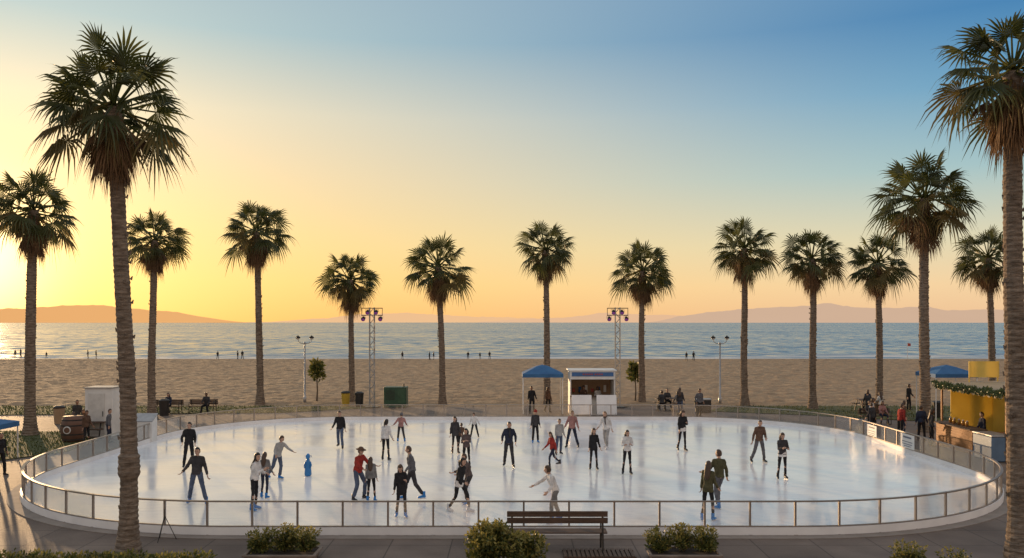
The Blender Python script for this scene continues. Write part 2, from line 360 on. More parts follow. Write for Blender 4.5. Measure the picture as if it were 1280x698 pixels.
gm=M(); gm.box((0,0,.56),(seg-.075,.012,.60)); gme=gm.mesh('glass_panel',mg)
C0=Vector((0,RC,0))
for i,p in enumerate(pts):
    q=pts[(i+1)%88]; pr=pts[i-1]; t=(q-pr); a=math.atan2(t.y,t.x)
    mk('post',pme,fence,p-C0,a)
    t=(q-p); a=math.atan2(t.y,t.x); c=(p+q)/2-C0
    mk('glass_panel',gme,fence,c,a)
def band(off0,off1,z0,z1,name,mt,par):
    A=rink_path(off0); B=rink_path(off1); o=M()
    rings=[[Vector((p.x,p.y,zz))-(C0 if par else Vector()) for p in P] for P,zz in((A,z0),(A,z1),(B,z1),(B,z0),(A,z0))]
    o.rings(rings,0,False); return o.obj(name,mt,par)
band(-.04,.04,.865,.90,'top_rail',m_steel,fence)
band(-.03,.03,.225,.255,'lower_rail',m_steel,fence)
band(-.06,.06,.012,.222,'kick_board',m_board,fence)
band(-.42,-.07,.0,.03,'rink_surround',mat('rubber_surround',(0.28,0.235,0.20),rough=.85,scale=2),None)['kind']='structure'
# ---------------------------------------------------------------- palms
m_trunk=mat('palm_bark',(0.30,0.235,0.18),(0.115,0.088,0.066),scale=4,rough=0.95,bump=1.0,bscale=14,stretch=(1,1,5.0),spec=.1,detail=7)
m_frond=mat('palm_frond_green',(0.105,0.112,0.032),(0.056,0.068,0.020),scale=1.5,rough=0.42,trans=0.40)
m_frond2=mat('palm_frond_olive',(0.21,0.155,0.052),(0.11,0.09,0.03),scale=1.5,rough=0.6,trans=0.40)
m_dead=mat('palm_frond_dry',(0.24,0.145,0.075),(0.11,0.067,0.038),scale=2,rough=0.85,trans=0.25)
def frond(o,org,d,lp,lb,droop,mi,nseg=20,spread=125,limp=0.1,fill=.98,rollsd=.45):
    d=Vector(d).normalized(); up=Vector((0,0,1))
    side=d.cross(up)
    if side.length<.15: side=Vector((R.uniform(-1,1),R.uniform(-1,1),0)); side=side-d*side.dot(d)
    side.normalize(); nrm=side.cross(d)
    ro=R.gauss(0,rollsd); side,nrm=side*math.cos(ro)+nrm*math.sin(ro), nrm*math.cos(ro)-side*math.sin(ro)
    def bend(p):
        s=(p-org).length; return p-Vector((0,0,droop*s*s))
    hub=org+d*lp
    w=.013
    o.add([org-side*w*1.5,org+side*w*1.5,bend(hub+side*w),bend(hub-side*w)],[(0,1,2,3)],mi)
    o.add([org-nrm*w,org+nrm*w,bend(hub+nrm*w),bend(hub-nrm*w)],[(0,1,2,3)],mi)
    sa=rad(spread)
    hb=bend(hub); cupk=R.uniform(-.45,-.05)
    for i in range(nseg):
        a=-sa+2*sa*(i+.5)/nseg; da=sa/nseg*fill
        L_=lb*(.70+.30*math.cos(a*.75))*R.uniform(.78,1.12)
        cup=cupk*math.sin(a)**2
        def P(ang,r,k=0): 
            q=hub+(d*math.cos(ang)+side*math.sin(ang))*r+nrm*(cup*r+k); return bend(q)
        m1=.46*L_
        ml=P(a-da,m1); mr_=P(a+da,m1); mc=P(a,m1*1.02,.022)
        m3=.76*L_; tw=da*.34; lm=limp*R.uniform(.5,1.7)
        nl=P(a-tw,m3)-Vector((0,0,lm*.35*L_)); nr=P(a+tw,m3)-Vector((0,0,lm*.35*L_))
        tip=P(a+R.uniform(-.06,.06),L_)-Vector((0,0,lm*L_*1.3))
        o.add([hb,ml,mc,mr_,nl,nr,tip],[(0,1,2),(0,2,3),(1,4,2),(2,5,3),(2,4,5),(4,6,5)],mi)
crowns=[];skirts=[]
ga=2.399963
for k in range(5):
    o=M(); n=39
    for i in range(n):
        t=(i+.5)/n; el=math.asin(max(-.95,1.0-1.50*t**0.92))
        azm=i*ga+R.uniform(-.35,.35); el+=R.uniform(-.18,.18)
        d=Vector((math.cos(el)*math.cos(azm),math.cos(el)*math.sin(azm),math.sin(el)))
        sc=R.uniform(.80,1.10)
        frond(o,Vector((0,0,R.uniform(-.08,.08))),d,.59*sc,.45*sc,.05+.12*t,1 if (t>.76 and R.random()<.5) else 0,nseg=21,spread=122,limp=.10+.20*t,fill=.86,rollsd=.7)
    crowns.append(o.mesh('crown',[m_frond,m_frond2]))
    o=M()
    for i in range(44):
        azm=i*ga; el=rad(R.uniform(-84,-58)) if i>14 else rad(R.uniform(-64,-34)) 
        d=Vector((math.cos(el)*math.cos(azm),math.cos(el)*math.sin(azm),math.sin(el)))
        org=Vector((math.cos(azm)*.05,math.sin(azm)*.05,-.04-.38*(i/44)))
        frond(o,org,d,.22 if i>14 else .27,.33*R.uniform(.75,1.2),.28,1 if i<9 else 0,nseg=12,spread=56,limp=.30)
    for i in range(60):
        azm=i*ga; zz=-.15-.60*i/60; rr=.075
        c=Vector((math.cos(azm)*rr,math.sin(azm)*rr,zz))
        o.tube([c-Vector((0,0,.07)),c+Vector((math.cos(azm)*.05,math.sin(azm)*.05,.09))],[.03,.012],n=4)
    skirts.append(o.mesh('dry_skirt',[m_dead,m_frond2]))
PG='tall fan palms around the rink'
def palm(bu,bv,cu,cv,hw,r,k,label,bulge=None):
    b=pixel_to_ground(bu,bv); d=b.y
    c=Vector(((cu-640)/FPX*d,d,EYE+(HZ-cv)/FPX*d)); Rc=hw/FPX*d
    p=thing('palm_tree',(b.x,b.y,0),label,'palm tree',group=PG)
    o=M(); top=c-b; top.z-=.05; n=int(top.z/.065); rings=[]; ns=18
    wob=[R.uniform(-.12,.12),R.uniform(0,6)]
    for i in range(n+1):
        t=i/n; x=top.x*(t**1.6)+wob[0]*math.sin(t*5+wob[1])*t*(1-t)*2; yy=.25*math.sin(t*math.pi)*(.4 if k%2 else -.3)
        rr=r*(1.0-.22*t)*(1+.60*math.exp(-t*top.z/.45))*(1.0+.07*(i%2))*(1+.08*noise.noise(Vector((i*.08,k,5)))) 
        if t>.93: rr*=1.12
        if bulge and abs(t*top.z-bulge)<.28: rr*=1.25
        rings.append([Vector((x+rr*(1+.09*noise.noise(Vector((j*1.1,i*.6,k))))*math.cos(2*math.pi*j/ns),yy+rr*(1+.09*noise.noise(Vector((j*1.1,i*.6,k+9))))*math.sin(2*math.pi*j/ns),top.z*t+.015*noise.noise(Vector((j,i,k)))*(0 if i==0 else 1))) for j in range(ns)])
    o.rings(rings)
    nb=int(top.z*8)
    for q in range(nb):
        t=R.random(); a=R.uniform(0,6.28); rr=r*(1-.22*t); x=top.x*(t**1.6)
        cc=Vector((x+rr*math.cos(a),rr*math.sin(a)+.25*math.sin(t*math.pi)*(.4 if k%2 else -.3),top.z*t))
        o.tube([cc-Vector((0,0,.05)),cc+Vector((math.cos(a)*.04,math.sin(a)*.04,.04))],[.04,.012],n=4)
    o.obj('trunk',m_trunk,p)
    cr=mk('crown',crowns[k%5],p,top,R.uniform(0,6.28)); cr.scale=(Rc,Rc,Rc*1.06)
    sk=mk('dry_skirt',skirts[k%5],p,top,R.uniform(0,6.28)); s=max(Rc,1.85); sk.scale=(s*.92,s*.92,s*1.03)
palm(38,545,42,262,60,.25,0,'tall fan palm with dry skirt rising from the lawn')
palm(160,690,142,132,101,.195,1,'very tall fan palm with thick brown skirt beside the rink',bulge=2.05)
palm(190,524,193,300,43,.21,2,'slender fan palm behind the rink fence')
palm(325,507,320,289,47,.225,3,'tall fan palm at the edge of the sand')
palm(440,505,438,349,42,.20,4,'shorter fan palm at the edge of the sand')
palm(553,507,548,333,45,.21,0,'fan palm with straight trunk facing the ocean')
palm(684,507,682,312,42,.21,1,'fan palm beside the blue tent')
palm(802,505,803,338,43,.21,2,'fan palm beside the white kiosk')
palm(931,508,930,310,45,.225,3,'tall fan palm beside a street lamp')
palm(1016,512,1015,323,44,.22,4,'fan palm standing on the lawn')
palm(1099,515,1097,328,43,.20,0,'fan palm standing on the lawn')
palm(1157,540,1155,247,68,.25,1,'tall fan palm behind the market stall')
palm(1240,515,1235,322,43,.20,2,'slender fan palm behind the market stall')
palm(1274,712,1266,88,98,.22,3,'very tall fan palm with dry skirt beside the rink')
# ---------------------------------------------------------------- shrubs & planters
m_leaf=mat('shrub_leaf',(0.13,0.145,0.036),(0.055,0.07,0.02),scale=4,rough=.45,trans=.4)
m_leaf2=mat('shrub_leaf_yellow',(0.38,0.31,0.08),(0.17,0.16,0.045),scale=5,rough=.5,trans=.4)
m_twig=mat('twig_bark',(0.10,0.07,0.045),rough=.9)
def leaves(o,c,r,n,ls,mi=None):
    for i in range(n):
        d=Vector((R.gauss(0,1),R.gauss(0,1),R.gauss(0,1))).normalized()
        q=Vector(c)+Vector((d.x*r[0],d.y*r[1],d.z*r[2]))*(R.random()**.38)*(1+.3*noise.noise(d*2.2+Vector(c)))
        if q.z<.03: continue
        a=(d+Vector((R.uniform(-.7,.7),R.uniform(-.7,.7),R.uniform(-.2,.9)))).normalized(); s=a.cross(Vector((R.uniform(-1,1),R.uniform(-1,1),R.uniform(-1,1)))).normalized()
        L_=ls*R.uniform(.7,1.4); W=L_*.26
        o.add([q,q+a*L_*.5+s*W,q+a*L_,q+a*L_*.5-s*W],[(0,1,2,3)],mi if mi is not None else (1 if R.random()<(.22+.4*max(0,d.z)) else 0))
def shrub(x,y,z,r,h,label,n=2600,ls=.09,sprigs=0):
    t=thing('shrub',(x,y,z),label,'shrub')
    o=M()
    for i in range(9):
        a=R.uniform(0,6.28); o.tube([(0,0,0),(math.cos(a)*r*.3,math.sin(a)*r*.3,h*.5),(math.cos(a)*r*.7,math.sin(a)*r*.7,h*.85)],[.02,.014,.006],n=5)
    o.obj('stem',m_twig,t)
    o=M()
    for i in range(13):
        a=R.uniform(0,6.28); q=R.uniform(0,.7)*r; hh=h*R.uniform(.26,.58)
        leaves(o,(math.cos(a)*q,math.sin(a)*q,hh),(r*.36,r*.36,h*.25),n//13,ls)
    for i in range(sprigs):
        a=R.uniform(0,6.28); q=R.uniform(.1,.95)*r; x0=Vector((math.cos(a)*q*.8,math.sin(a)*q*.8,h*(.70-.35*(q/r)**2)))
        dr=Vector((math.cos(a)*R.uniform(.1,.7),math.sin(a)*R.uniform(.1,.7),1)).normalized()
        for j in range(11):
            leaves(o,x0+dr*j*.030,(.022,.022,.02),3,ls*.8,1 if j>6 and R.random()<.7 else None)
    o.obj('foliage',[m_leaf,m_leaf2],t)
m_conc=mat('planter_concrete',(0.24,0.19,0.155),(0.15,0.12,0.10),scale=4,rough=.85,bump=.4)
m_soil=mat('soil',(0.05,0.035,0.025),rough=1,scale=12)
def planter(x,y,w,dp,h,label):
    t=thing('planter',(x,y,.012),label,'planter')
    o=M(); o.add([(-w*.46,-dp*.46,0),(w*.46,-dp*.46,0),(w*.46,dp*.46,0),(-w*.46,dp*.46,0),(-w/2,-dp/2,h),(w/2,-dp/2,h),(w/2,dp/2,h),(-w/2,dp/2,h)],[(3,2,1,0),(0,1,5,4),(1,2,6,5),(2,3,7,6),(3,0,4,7),(4,5,6,7)])
    o.obj('tub',m_conc,t,bevel=.015)
    o=M(); 
    for sx,sy,cx,cy in((w+.06,.07,0,-dp/2),(w+.06,.07,0,dp/2),(.07,dp-.072,-w/2+.005,0),(.07,dp-.072,w/2-.005,0)): o.box((cx,cy,h+.02),(sx,sy,.05))
    o.obj('rim',m_conc,t,bevel=.008)
    o=M(); o.box((0,0,h+.008),(w-.08,dp-.08,.016)); o.obj('soil',m_soil,t)
for px in (-5.28,3.95):
    planter(px,19.7,1.6,.75,.17,'low concrete planter box filled with green shrubs')
    for dx,hh in((-.5,.34),(.02,.44),(.5,.36)): shrub(px+dx,19.7+R.uniform(-.1,.1),.21,.34,hh,'leafy green shrub growing in concrete planter',1000,.075,sprigs=24)
shrub(-.46,19.0,0.01,.64,1.10,'rounded leafy bush with yellow green tips by the bench',3000,.095,sprigs=75)
shrub(.30,18.8,0.01,.58,.80,'low leafy bush with yellow green tips by the bench',1900,.095,sprigs=50)
shrub(8.85,19.0,0.01,.42,.44,'small round shrub at the promenade edge',1200,.075,sprigs=20)
shrub(9.7,18.6,0.01,.42,.34,'small round shrub at the promenade edge',1000,.075,sprigs=14)
hd=thing('hedge',(-9.8,19.2,0),'low dense hedge along the promenade edge','hedge')
o=M()
for i in range(46): leaves(o,(-2.9+5.8*i/45,R.uniform(-.15,.15),.12),(.22,.35,.12+R.uniform(0,.10)),130,.08)
o.obj('foliage',[m_leaf,m_leaf2],hd)
def small_tree(u,v,h,w,label):
    b=pixel_to_ground(u,v); t=thing('small_tree',b,label,'tree')
    o=M(); o.tube([(0,0,0),(.04,0,h*.3),(0,.03,h*.6),(.03,0,h*.85)],[.06,.045,.035,.02],n=7)
    for i in range(6):
        a=i*1.1; o.tube([(0,0,h*(.6+.04*i)),(math.cos(a)*w*.3,math.sin(a)*w*.3,h*(.7+.05*i))],[.02,.008],n=5)
    o.obj('trunk',m_twig,t)
    o=M()
    for i in range(10):
        a=i*2.4; q=w*.26*(1 if i<7 else .5); leaves(o,(math.cos(a)*q,math.sin(a)*q,h*(.62+.033*i)),(w*.26,w*.26,h*.08),70,.24)
    o.obj('crown',[m_leaf,m_leaf2],t)
small_tree(396,504,2.9,.95,'small young leafy tree beside a street lamp')
small_tree(794,503,2.7,.9,'small young leafy tree beside the kiosk')
# ---------------------------------------------------------------- lamps and light towers
m_gal=mat('galvanised_metal',(0.42,0.42,0.42),rough=.45,metal=.6,scale=5)
m_dark=mat('dark_metal',(0.045,0.042,0.04),rough=.5,metal=.4,scale=6)
m_white=mat('white_paint',(0.72,0.71,0.68),(0.60,0.59,0.57),scale=2,rough=.5)
m_globe=mat('frosted_globe',(0.8,0.78,0.72),rough=.3)
def lamp(u,v,h,label):
    t=thing('street_lamp',pixel_to_ground(u,v),label,'street lamp',group='double street lamps on the promenade')
    o=M(); o.tube([(0,0,0),(0,0,.5),(0,0,.52),(0,0,h-.45)],[.11,.10,.065,.05],n=10); o.ball((0,0,h-.42),.09,8); o.obj('pole',m_gal,t,smooth=True)
    for s in(-1,1):
        o=M(); o.tube([(0,0,h-.45),(s*.25,0,h-.42),(s*.42,0,h-.3),(s*.46,0,h-.12)],.025,n=7); o.obj('arm',m_gal,t,smooth=True)
        o=M(); o.rings([[Vector((s*.46+r*math.cos(a*math.pi/6),r*math.sin(a*math.pi/6),z)) for a in range(12)] for r,z in((.05,h-.13),(.16,h-.06),(.17,h-.01),(.06,h+.06),(.02,h+.12))]); o.obj('lamp_head',m_dark,t,smooth=True)
        o=M(); o.ball((s*.46,0,h-.10),(.12,.12,.07),10); o.obj('lamp_globe',m_globe,t,smooth=True)
lamp(381,505,4.5,'grey double armed street lamp beside a small tree')
lamp(900,506,4.5,'grey double armed street lamp beside a palm')
m_lens=mat('violet_lens',(0.22,0.05,0.28),rough=.15,emit=(.45,.08,.6),estr=.08)
def tower(u,v,h,label):
    t=thing('light_tower',pixel_to_ground(u,v),label,'light tower',group='truss light towers behind the rink')
    o=M(); a=.15
    for x in(-a,a):
        for y in(-a,a): o.tube([(x,y,.1),(x,y,h)],.024,n=6)
    n=int(h/.35)
    for i in range(n):
        z0=.1+(h-.1)*i/n; z1=.1+(h-.1)*(i+1)/n; f=1 if i%2 else -1
        for y in(-a,a): o.tube([(-a*f,y,z0),(a*f,y,z1)],.012,n=4)
        for x in(-a,a): o.tube([(x,-a*f,z0),(x,a*f,z1)],.012,n=4)
    o.obj('truss',m_gal,t)
    o=M(); o.box((0,0,.05),(.8,.8,.08)); 
    for s in(-1,1): o.box((s*.5,0,.06),(.25,.1,.06))
    o.obj('base_plate',m_dark,t)
    o=M(); o.tube([(-.68,0,h-.05),(.68,0,h-.05)],.03,n=6); o.tube([(-.68,0,h-.5),(.68,0,h-.5)],.025,n=6); 
    for x in(-.66,.66): o.tube([(x,0,h-.05),(x,0,h-.5)],.02,n=6)
    o.obj('crossbar',m_dark,t)
    for x in(-.55,-.27,.27,.55):
        o=M(); zc=h-.72 if abs(x)>.4 else h-.3
        o.tube([(x,.10,zc+.06),(x,.05,zc+.04),(x,-.16,zc-.05)],[.06,.12,.135],n=12); o.tube([(x-.15,-.02,zc),(x-.15,-.02,zc+.18),(x+.15,-.02,zc+.18),(x+.15,-.02,zc)],.012,n=4)
        s=o.obj('stage_light',m_dark,t,smooth=False)
        o=M(); o.ball((x,-.16,zc-.05),(.115,.03,.115),12); o.obj('lens',m_lens,s,smooth=True)
tower(465,510,6.45,'tall metal truss tower carrying violet stage lights')
tower(772,510,6.45,'tall metal truss tower carrying violet stage lights')
# ---------------------------------------------------------------- bench
m_wood=mat('weathered_wood',(0.13,0.08,0.055),(0.07,0.045,0.03),scale=3,rough=.7,bump=.4,stretch=(1,8,8))
def bench(x,y,w,rz,label,h=.98,z=.012,slats=3):
    t=thing('park_bench',(x,y,z),label,'bench',rz=rz)
    o=M(); sh_=.25/slats
    for i in range(slats): o.box((0,-.02-.02*i,h-.06-(sh_+.025)*i),(w,.035,sh_+.012),rx=rad(8))
    o.obj('backrest',m_wood,t,bevel=.006)
    o=M()
    for i in range(4): o.box((0,.08+.11*i,.45),(w,.095,.035))
    o.obj('seat',m_wood,t,bevel=.006)
    for s in(-1,1):
        o=M(); X=s*(w/2-.12)
        o.tube([(X,-.10,0),(X,-.03,.45),(X,.018,h-.02)],.024,n=6); o.tube([(X,.44,0),(X,.42,.43)],.024,n=6); o.tube([(X,-.03,.42),(X,.42,.42)],.02,n=6)
        o.tube([(X,-.02,.68),(X,.2,.69),(X,.42,.67),(X,.43,.44)],.018,n=6)
        o.obj('leg',m_dark,t)
bench(1.08,20.35,2.40,0,'brown wooden park bench facing the ice rink',slats=2)
o=M()
for i in range(16): o.box((-.8+.105*i,0,.04),(.07,.7,.035))
o.box((0,-.3,.018),(1.7,.06,.025)); o.box((0,.3,.018),(1.7,.06,.025))
dk=thing('wooden_pallet',(2.05,20.15,.012),'low slatted wooden pallet lying beside the bench','pallet'); o.obj('slats',m_wood,dk)
tp=thing('tripod',(-8.75,21.5,.012),'thin dark metal tripod stand outside the fence','tripod')
o=M()
for i in range(3):
    a=i*2.094+.3; o.tube([(0,0,.62),(math.cos(a)*.28,math.sin(a)*.28,0)],.010,n=5)
o.obj('legs',m_dark,tp)
o=M(); o.tube([(0,0,.5),(0,0,.78)],.012,n=6); o.obj('column',m_dark,tp)
# ---------------------------------------------------------------- tents, kiosks, boxes
m_blue=mat('blue_canvas',(0.05,0.17,0.36),(0.035,0.12,0.28),scale=2,rough=.7,trans=.15)
def tent(x,y,w,apex,eave,label,mt=m_blue,name='canopy_tent'):
    t=thing(name,(x,y,.012),label,'tent')
    o=M(); a=w/2; v=[(-a,-a,eave),(a,-a,eave),(a,a,eave),(-a,a,eave)]
    q=.3*w/2; zq=apex-.1
    o.add(v+[(-q,-q,zq),(q,-q,zq),(q,q,zq),(-q,q,zq),(0,0,apex)],[(0,1,5,4),(1,2,6,5),(2,3,7,6),(3,0,4,7),(4,5,8),(5,6,8),(6,7,8),(7,4,8)])
    o.add([(-a,-a,eave),(a,-a,eave),(a,a,eave),(-a,a,eave),(-a,-a,eave-.2),(a,-a,eave-.2),(a,a,eave-.2),(-a,a,eave-.2)],[(0,4,5,1),(1,5,6,2),(2,6,7,3),(3,7,4,0)])
    o.obj('canopy',mt,t)
    for sx in(-1,1):
        for sy in(-1,1):
            o=M(); o.tube([(sx*(a-.05),sy*(a-.05),0),(sx*(a-.05),sy*(a-.05),eave-.02)],.03,n=6); o.obj('pole',m_white,t)
    return t
tent(1.85,52.2,2.45,2.9,2.38,'small blue pop-up canopy tent on white poles')
tent(23.9,47,2.3,3.15,2.7,'small blue pop-up canopy tent near the stall')
tent(-21.2,33.2,2.6,1.85,1.5,'low blue patio canopy on white poles')
m_red=mat('red_paint',(0.40,0.07,0.05),rough=.5,scale=4)
m_bluep=mat('blue_paint',(0.05,0.14,0.33),rough=.5,scale=4)
m_tan=mat('warm_interior',(0.38,0.25,0.15),rough=.8,scale=3)
k=thing('ticket_kiosk',(4.75,51.2,.012),'white ticket kiosk with open serving window and blue header','kiosk')
o=M(); W=2.65; D=1.8; 
o.box((0,-D/2,.55),(W,.06,1.1)); o.box((-W/2+.03,0,1.3),(.06,D-.065,2.6)); o.box((W/2-.03,0,1.3),(.06,D-.065,2.6)); o.box((0,D/2,1.3),(W,.06,2.6)); o.box((0,-D/2,2.36),(W,.06,.48))
o.obj('wall',m_white,k)
o=M(); o.box((0,0,2.64),(W+.2,D+.2,.08)); o.obj('roof',m_white,k,bevel=.01)
o=M(); o.box((0,-D/2-.12,1.12),(W,.34,.05)); o.obj('counter',m_wood,k,bevel=.01)
o=M(); o.box((0,D/2-.05,1.5),(W-.15,.03,1.3)); o.obj('interior_shelf',m_tan,k)
sg=M(); sg.box((0,-D/2-.05,2.42),(2.45,.03,.24)); sg=sg.obj('sign_board',m_bluep,k)
o=M(); 
for i in range(9): o.box((-.55+.13*i+(.06 if i>4 else 0),-D/2-.07,2.42),(.08,.012,.09))
o.obj('sign_print',m_red,sg)
for i in range(6):
    o=M(); o.box((-1.0+.38*i,D/2-.14,1.35+.05*(i%3)),(.16,.1,.22+.1*(i%3))); o.obj('box',(m_red,m_blue,m_white)[i%3],k,bevel=.005)
for s in(-1,1):
    t=thing('notice_board',(4.75+s*.72,49.3,.012),'pale slanted board leaning in front of the kiosk','notice board',group='slanted boards in front of the kiosk')
    o=M(); o.box((0,0,.72),(1.15,.03,1.15),rx=rad(-18)); o.obj('panel',m_board,t,bevel=.006)
    for q in(-1,1):
        o=M(); o.tube([(q*.5,-.22,0),(q*.5,-.16,.25)],.018,n=5); o.tube([(q*.5,.3,0),(q*.5,.10,1.05)],.016,n=5); o.obj('leg',m_gal,t)
m_green=mat('dark_green_paint',(0.03,0.08,0.045),rough=.5,scale=3)
t=thing('generator',pixel_to_ground(495,509),'dark green generator box with vents and exhaust','generator')
o=M(); o.box((0,0,.72),(1.45,1.0,1.2)); o.box((0,0,.07),(1.5,1.05,.1)); o.obj('housing',m_green,t,bevel=.03)
o=M()
for i in range(7): o.box((-.3,-.505,.55+.09*i),(.6,.02,.03))
o.obj('vent',m_dark,t)
o=M(); o.box((.4,-.505,.75),(.45,.02,.9)); o.box((.25,-.53,.75),(.03,.03,.12)); o.obj('door',mat('green_door',(0.04,0.10,0.055),rough=.4),t)
o=M(); o.tube([(.5,0,1.3),(.5,0,1.5)],.05,n=8); o.obj('exhaust_pipe',m_dark,t)
m_yel=mat('yellow_plastic',(0.55,0.36,0.04),rough=.5,scale=3)
def bin_(u,v,mt,label,lid=None):
    t=thing('trash_bin',pixel_to_ground(u,v),label,'trash bin')
    o=M(); o.tube([(0,0,0),(0,0,.85)],[.24,.29],n=14); o.obj('body',mt,t)
    o=M(); o.tube([(0,0,.85),(0,0,.92),(0,0,1.0)],[.31,.31,.16],n=14); o.obj('lid',lid or m_dark,t)
bin_(432,508,m_yel,'yellow trash bin with dark lid on the promenade'); bin_(449,509,m_dark,'dark trash bin on the promenade'); bin_(1172,523,m_dark,'dark trash bin on the promenade')
bin_(74,530,m_tan,'tan trash bin beside the lawn'); bin_(205,520,m_dark,'dark trash bin near a palm')
t=thing('utility_cabinet',pixel_to_ground(130,545),'tall white utility cabinet with closed door and vents','cabinet')
o=M(); o.box((0,0,1.18),(1.3,1.1,2.3)); o.obj('body',m_white,t,bevel=.02)
o=M(); o.box((0,0,2.36),(1.38,1.18,.06)); o.obj('roof',m_gal,t)
o=M(); o.box((-.1,-.56,1.12),(.8,.03,1.95)); dr=o.obj('door',mat('off_white_door',(0.62,0.61,0.58),rough=.45),t)
o=M(); o.tube([(.22,-.6,1.0),(.22,-.6,1.25)],.015,n=6); o.obj('handle',m_dark,dr)
m_barrel=mat('brown_barrel_wood',(0.16,0.08,0.05),(0.09,0.045,0.03),scale=3,rough=.6,stretch=(1,1,.2))
t=thing('wooden_barrel',pixel_to_ground(92,553),'big brown wooden barrel with round pale emblem','barrel')
o=M(); o.tube([(0,0,0),(0,0,.3),(0,0,.6),(0,0,.9),(0,0,1.2)],[.42,.52,.56,.52,.42],n=24); o.obj('staves',m_barrel,t,smooth=True)
o=M()
for zz,rr in((.16,.485),(.40,.545),(.80,.545),(1.04,.485)):o.tube([(0,0,zz-.03),(0,0,zz+.03)],rr,n=24)
o.obj('hoop',m_dark,t)
o=M(); o.tube([(0,-.57,.62),(0,-.60,.62)],.17,n=24); em=o.obj('emblem',m_white,t)
o=M(); o.tube([(0,-.602,.62),(0,-.61,.62)],.13,n=20); o.obj('emblem_center',m_barrel,em)
t=thing('ticket_podium',pixel_to_ground(181,553),'white box podium with slanted top beside the fence','podium')
o=M(); o.add([(-.45,-.3,0),(.45,-.3,0),(.45,.3,0),(-.45,.3,0),(-.45,-.3,.95),(.45,-.3,.95),(.45,.3,1.25),(-.45,.3,1.25)],[(3,2,1,0),(0,1,5,4),(1,2,6,5),(2,3,7,6),(3,0,4,7),(4,5,6,7)]); o.obj('body',m_white,t,bevel=.02)
o=M(); o.box((0,0,1.13),(.95,.7,.03),rx=rad(26.5)); o.obj('top',m_gal,t)
def table(x,y,rz,label):
    t=thing('picnic_table',(x,y,.012),label,'table',rz=rz)
    o=M()
    for i in range(5): o.box((0,-.3+.15*i,.74),(1.7,.13,.04))
    o.obj('table_top',m_wood,t)
    for s in(-1,1):
        o=M(); o.box((0,s*.68,.45),(1.7,.13,.04)); o.box((0,s*.68-.14*s,.45),(1.7,.12,.04)); o.obj('bench_seat',m_wood,t)
        o=M(); o.tube([(s*.65,-.55,0),(s*.65,-.2,.72)],.035,n=5); o.tube([(s*.65,.55,0),(s*.65,.2,.72)],.035,n=5); o.tube([(s*.65,-.7,.42),(s*.65,.7,.42)],.03,n=5); o.obj('leg',m_dark,t)
table(-20.2,40.6,.2,'brown picnic table on the lawn'); table(9.8,53.2,0,'brown picnic table near the sand'); table(22.0,52.6,.1,'brown picnic table near the sand')
bench(-18.6,51.5,1.7,math.pi,'dark wooden bench behind the rink fence',.85); bench(-20.6,51.3,1.7,math.pi,'dark wooden bench behind the rink fence',.85)
bench(19.6,46.2,1.7,math.pi,'dark wooden bench behind the rink fence',.85)
# ---------------------------------------------------------------- market stall
m_yw=mat('yellow_canvas',(0.82,0.66,0.20),(0.74,0.58,0.16),scale=1.5,rough=.7,trans=.42)
m_cream=mat('cream_canvas',(0.50,0.40,0.27),(0.42,0.34,0.23),rough=.7,scale=2,trans=.3)
m_plank=mat('orange_plank',(0.42,0.20,0.075),(0.28,0.13,0.05),scale=2,rough=.6,stretch=(8,1,1),bump=.3)
st=thing('market_stall',(20.5,35.9,.012),'yellow market stall with cream awning, garland and wooden counter','market stall')
o=M(); o.box((1.1,0,1.35),(.05,5.0,2.7)); o.box((.14,2.45,1.33),(1.86,.04,2.66)); o.obj('wall',m_yw,st)
o=M(); o.add([(-1.3,-2.6,2.70),(-1.3,2.6,2.70),(1.3,2.6,2.80),(1.3,-2.6,2.80),(-1.3,-2.6,2.75),(-1.3,2.6,2.75),(1.3,2.6,2.85),(1.3,-2.6,2.85)],[(3,2,1,0),(4,5,6,7),(0,1,5,4),(1,2,6,5),(2,3,7,6),(3,0,4,7)])
for i in range(13):
    y0=-2.6+.4*i; o.add([(-1.33,y0,2.73),(-1.33,y0+.4,2.73),(-1.33,y0+.38,2.52),(-1.33,y0+.2,2.46),(-1.33,y0+.02,2.52)],[(0,1,2,3,4)])
o.obj('awning',m_cream,st)
o=M(); o.box((.62,2.3,3.38),(1.35,.05,.72)); o.tube([(-.02,2.34,2.8),(-.02,2.34,3.7)],.03,n=6); o.tube([(1.26,2.34,2.8),(1.26,2.34,3.7)],.03,n=6); o.obj('banner',m_yw,st)
for y in(-2.5,2.52):
    o=M(); o.box((-1.15,y,1.34),(.07,.07,2.66)); o.obj('post',m_plank,st)
o=M(); o.box((-1.2,.9,.5),(.5,3.0,1.0)); 
for i in range(9): o.box((-1.46,.9,.08+.11*i),(.02,3.0,.09))
o.obj('counter',m_plank,st)
o=M(); o.box((-1.25,.9,1.03),(.75,3.2,.05)); o.obj('counter_top',m_wood,st,bevel=.01)
o=M(); o.box((-.2,-.75,.48),(1.4,.05,.96)); 
for i in range(8): o.box((-.2,-.785,.08+.12*i),(1.4,.02,.10))
o.obj('end_panel',m_plank,st)
m_gar=mat('garland_green',(0.07,0.10,0.04),rough=.7,scale=8,trans=.2)
m_bulb=mat('warm_bulb',(0.9,0.7,0.4),emit=(1,.72,.35),estr=.6)
o=M(); pts_=[(-1.38,-2.65+5.3*i/60,2.74-.10*abs(math.sin(i*math.pi/12))) for i in range(61)]
for p in pts_: leaves(o,p,(.11,.1,.11),26,.11,0)
for i in range(13): leaves(o,(-1.38+.22*i,-2.65,2.76+.008*i-.08*abs(math.sin(i*math.pi/6))),(.12,.1,.12),30,.12,0)
for p in pts_[::5]: o.ball((p[0]-.12,p[1],p[2]),.022,6,mi=1)
o.obj('garland',[m_gar,m_bulb],st)
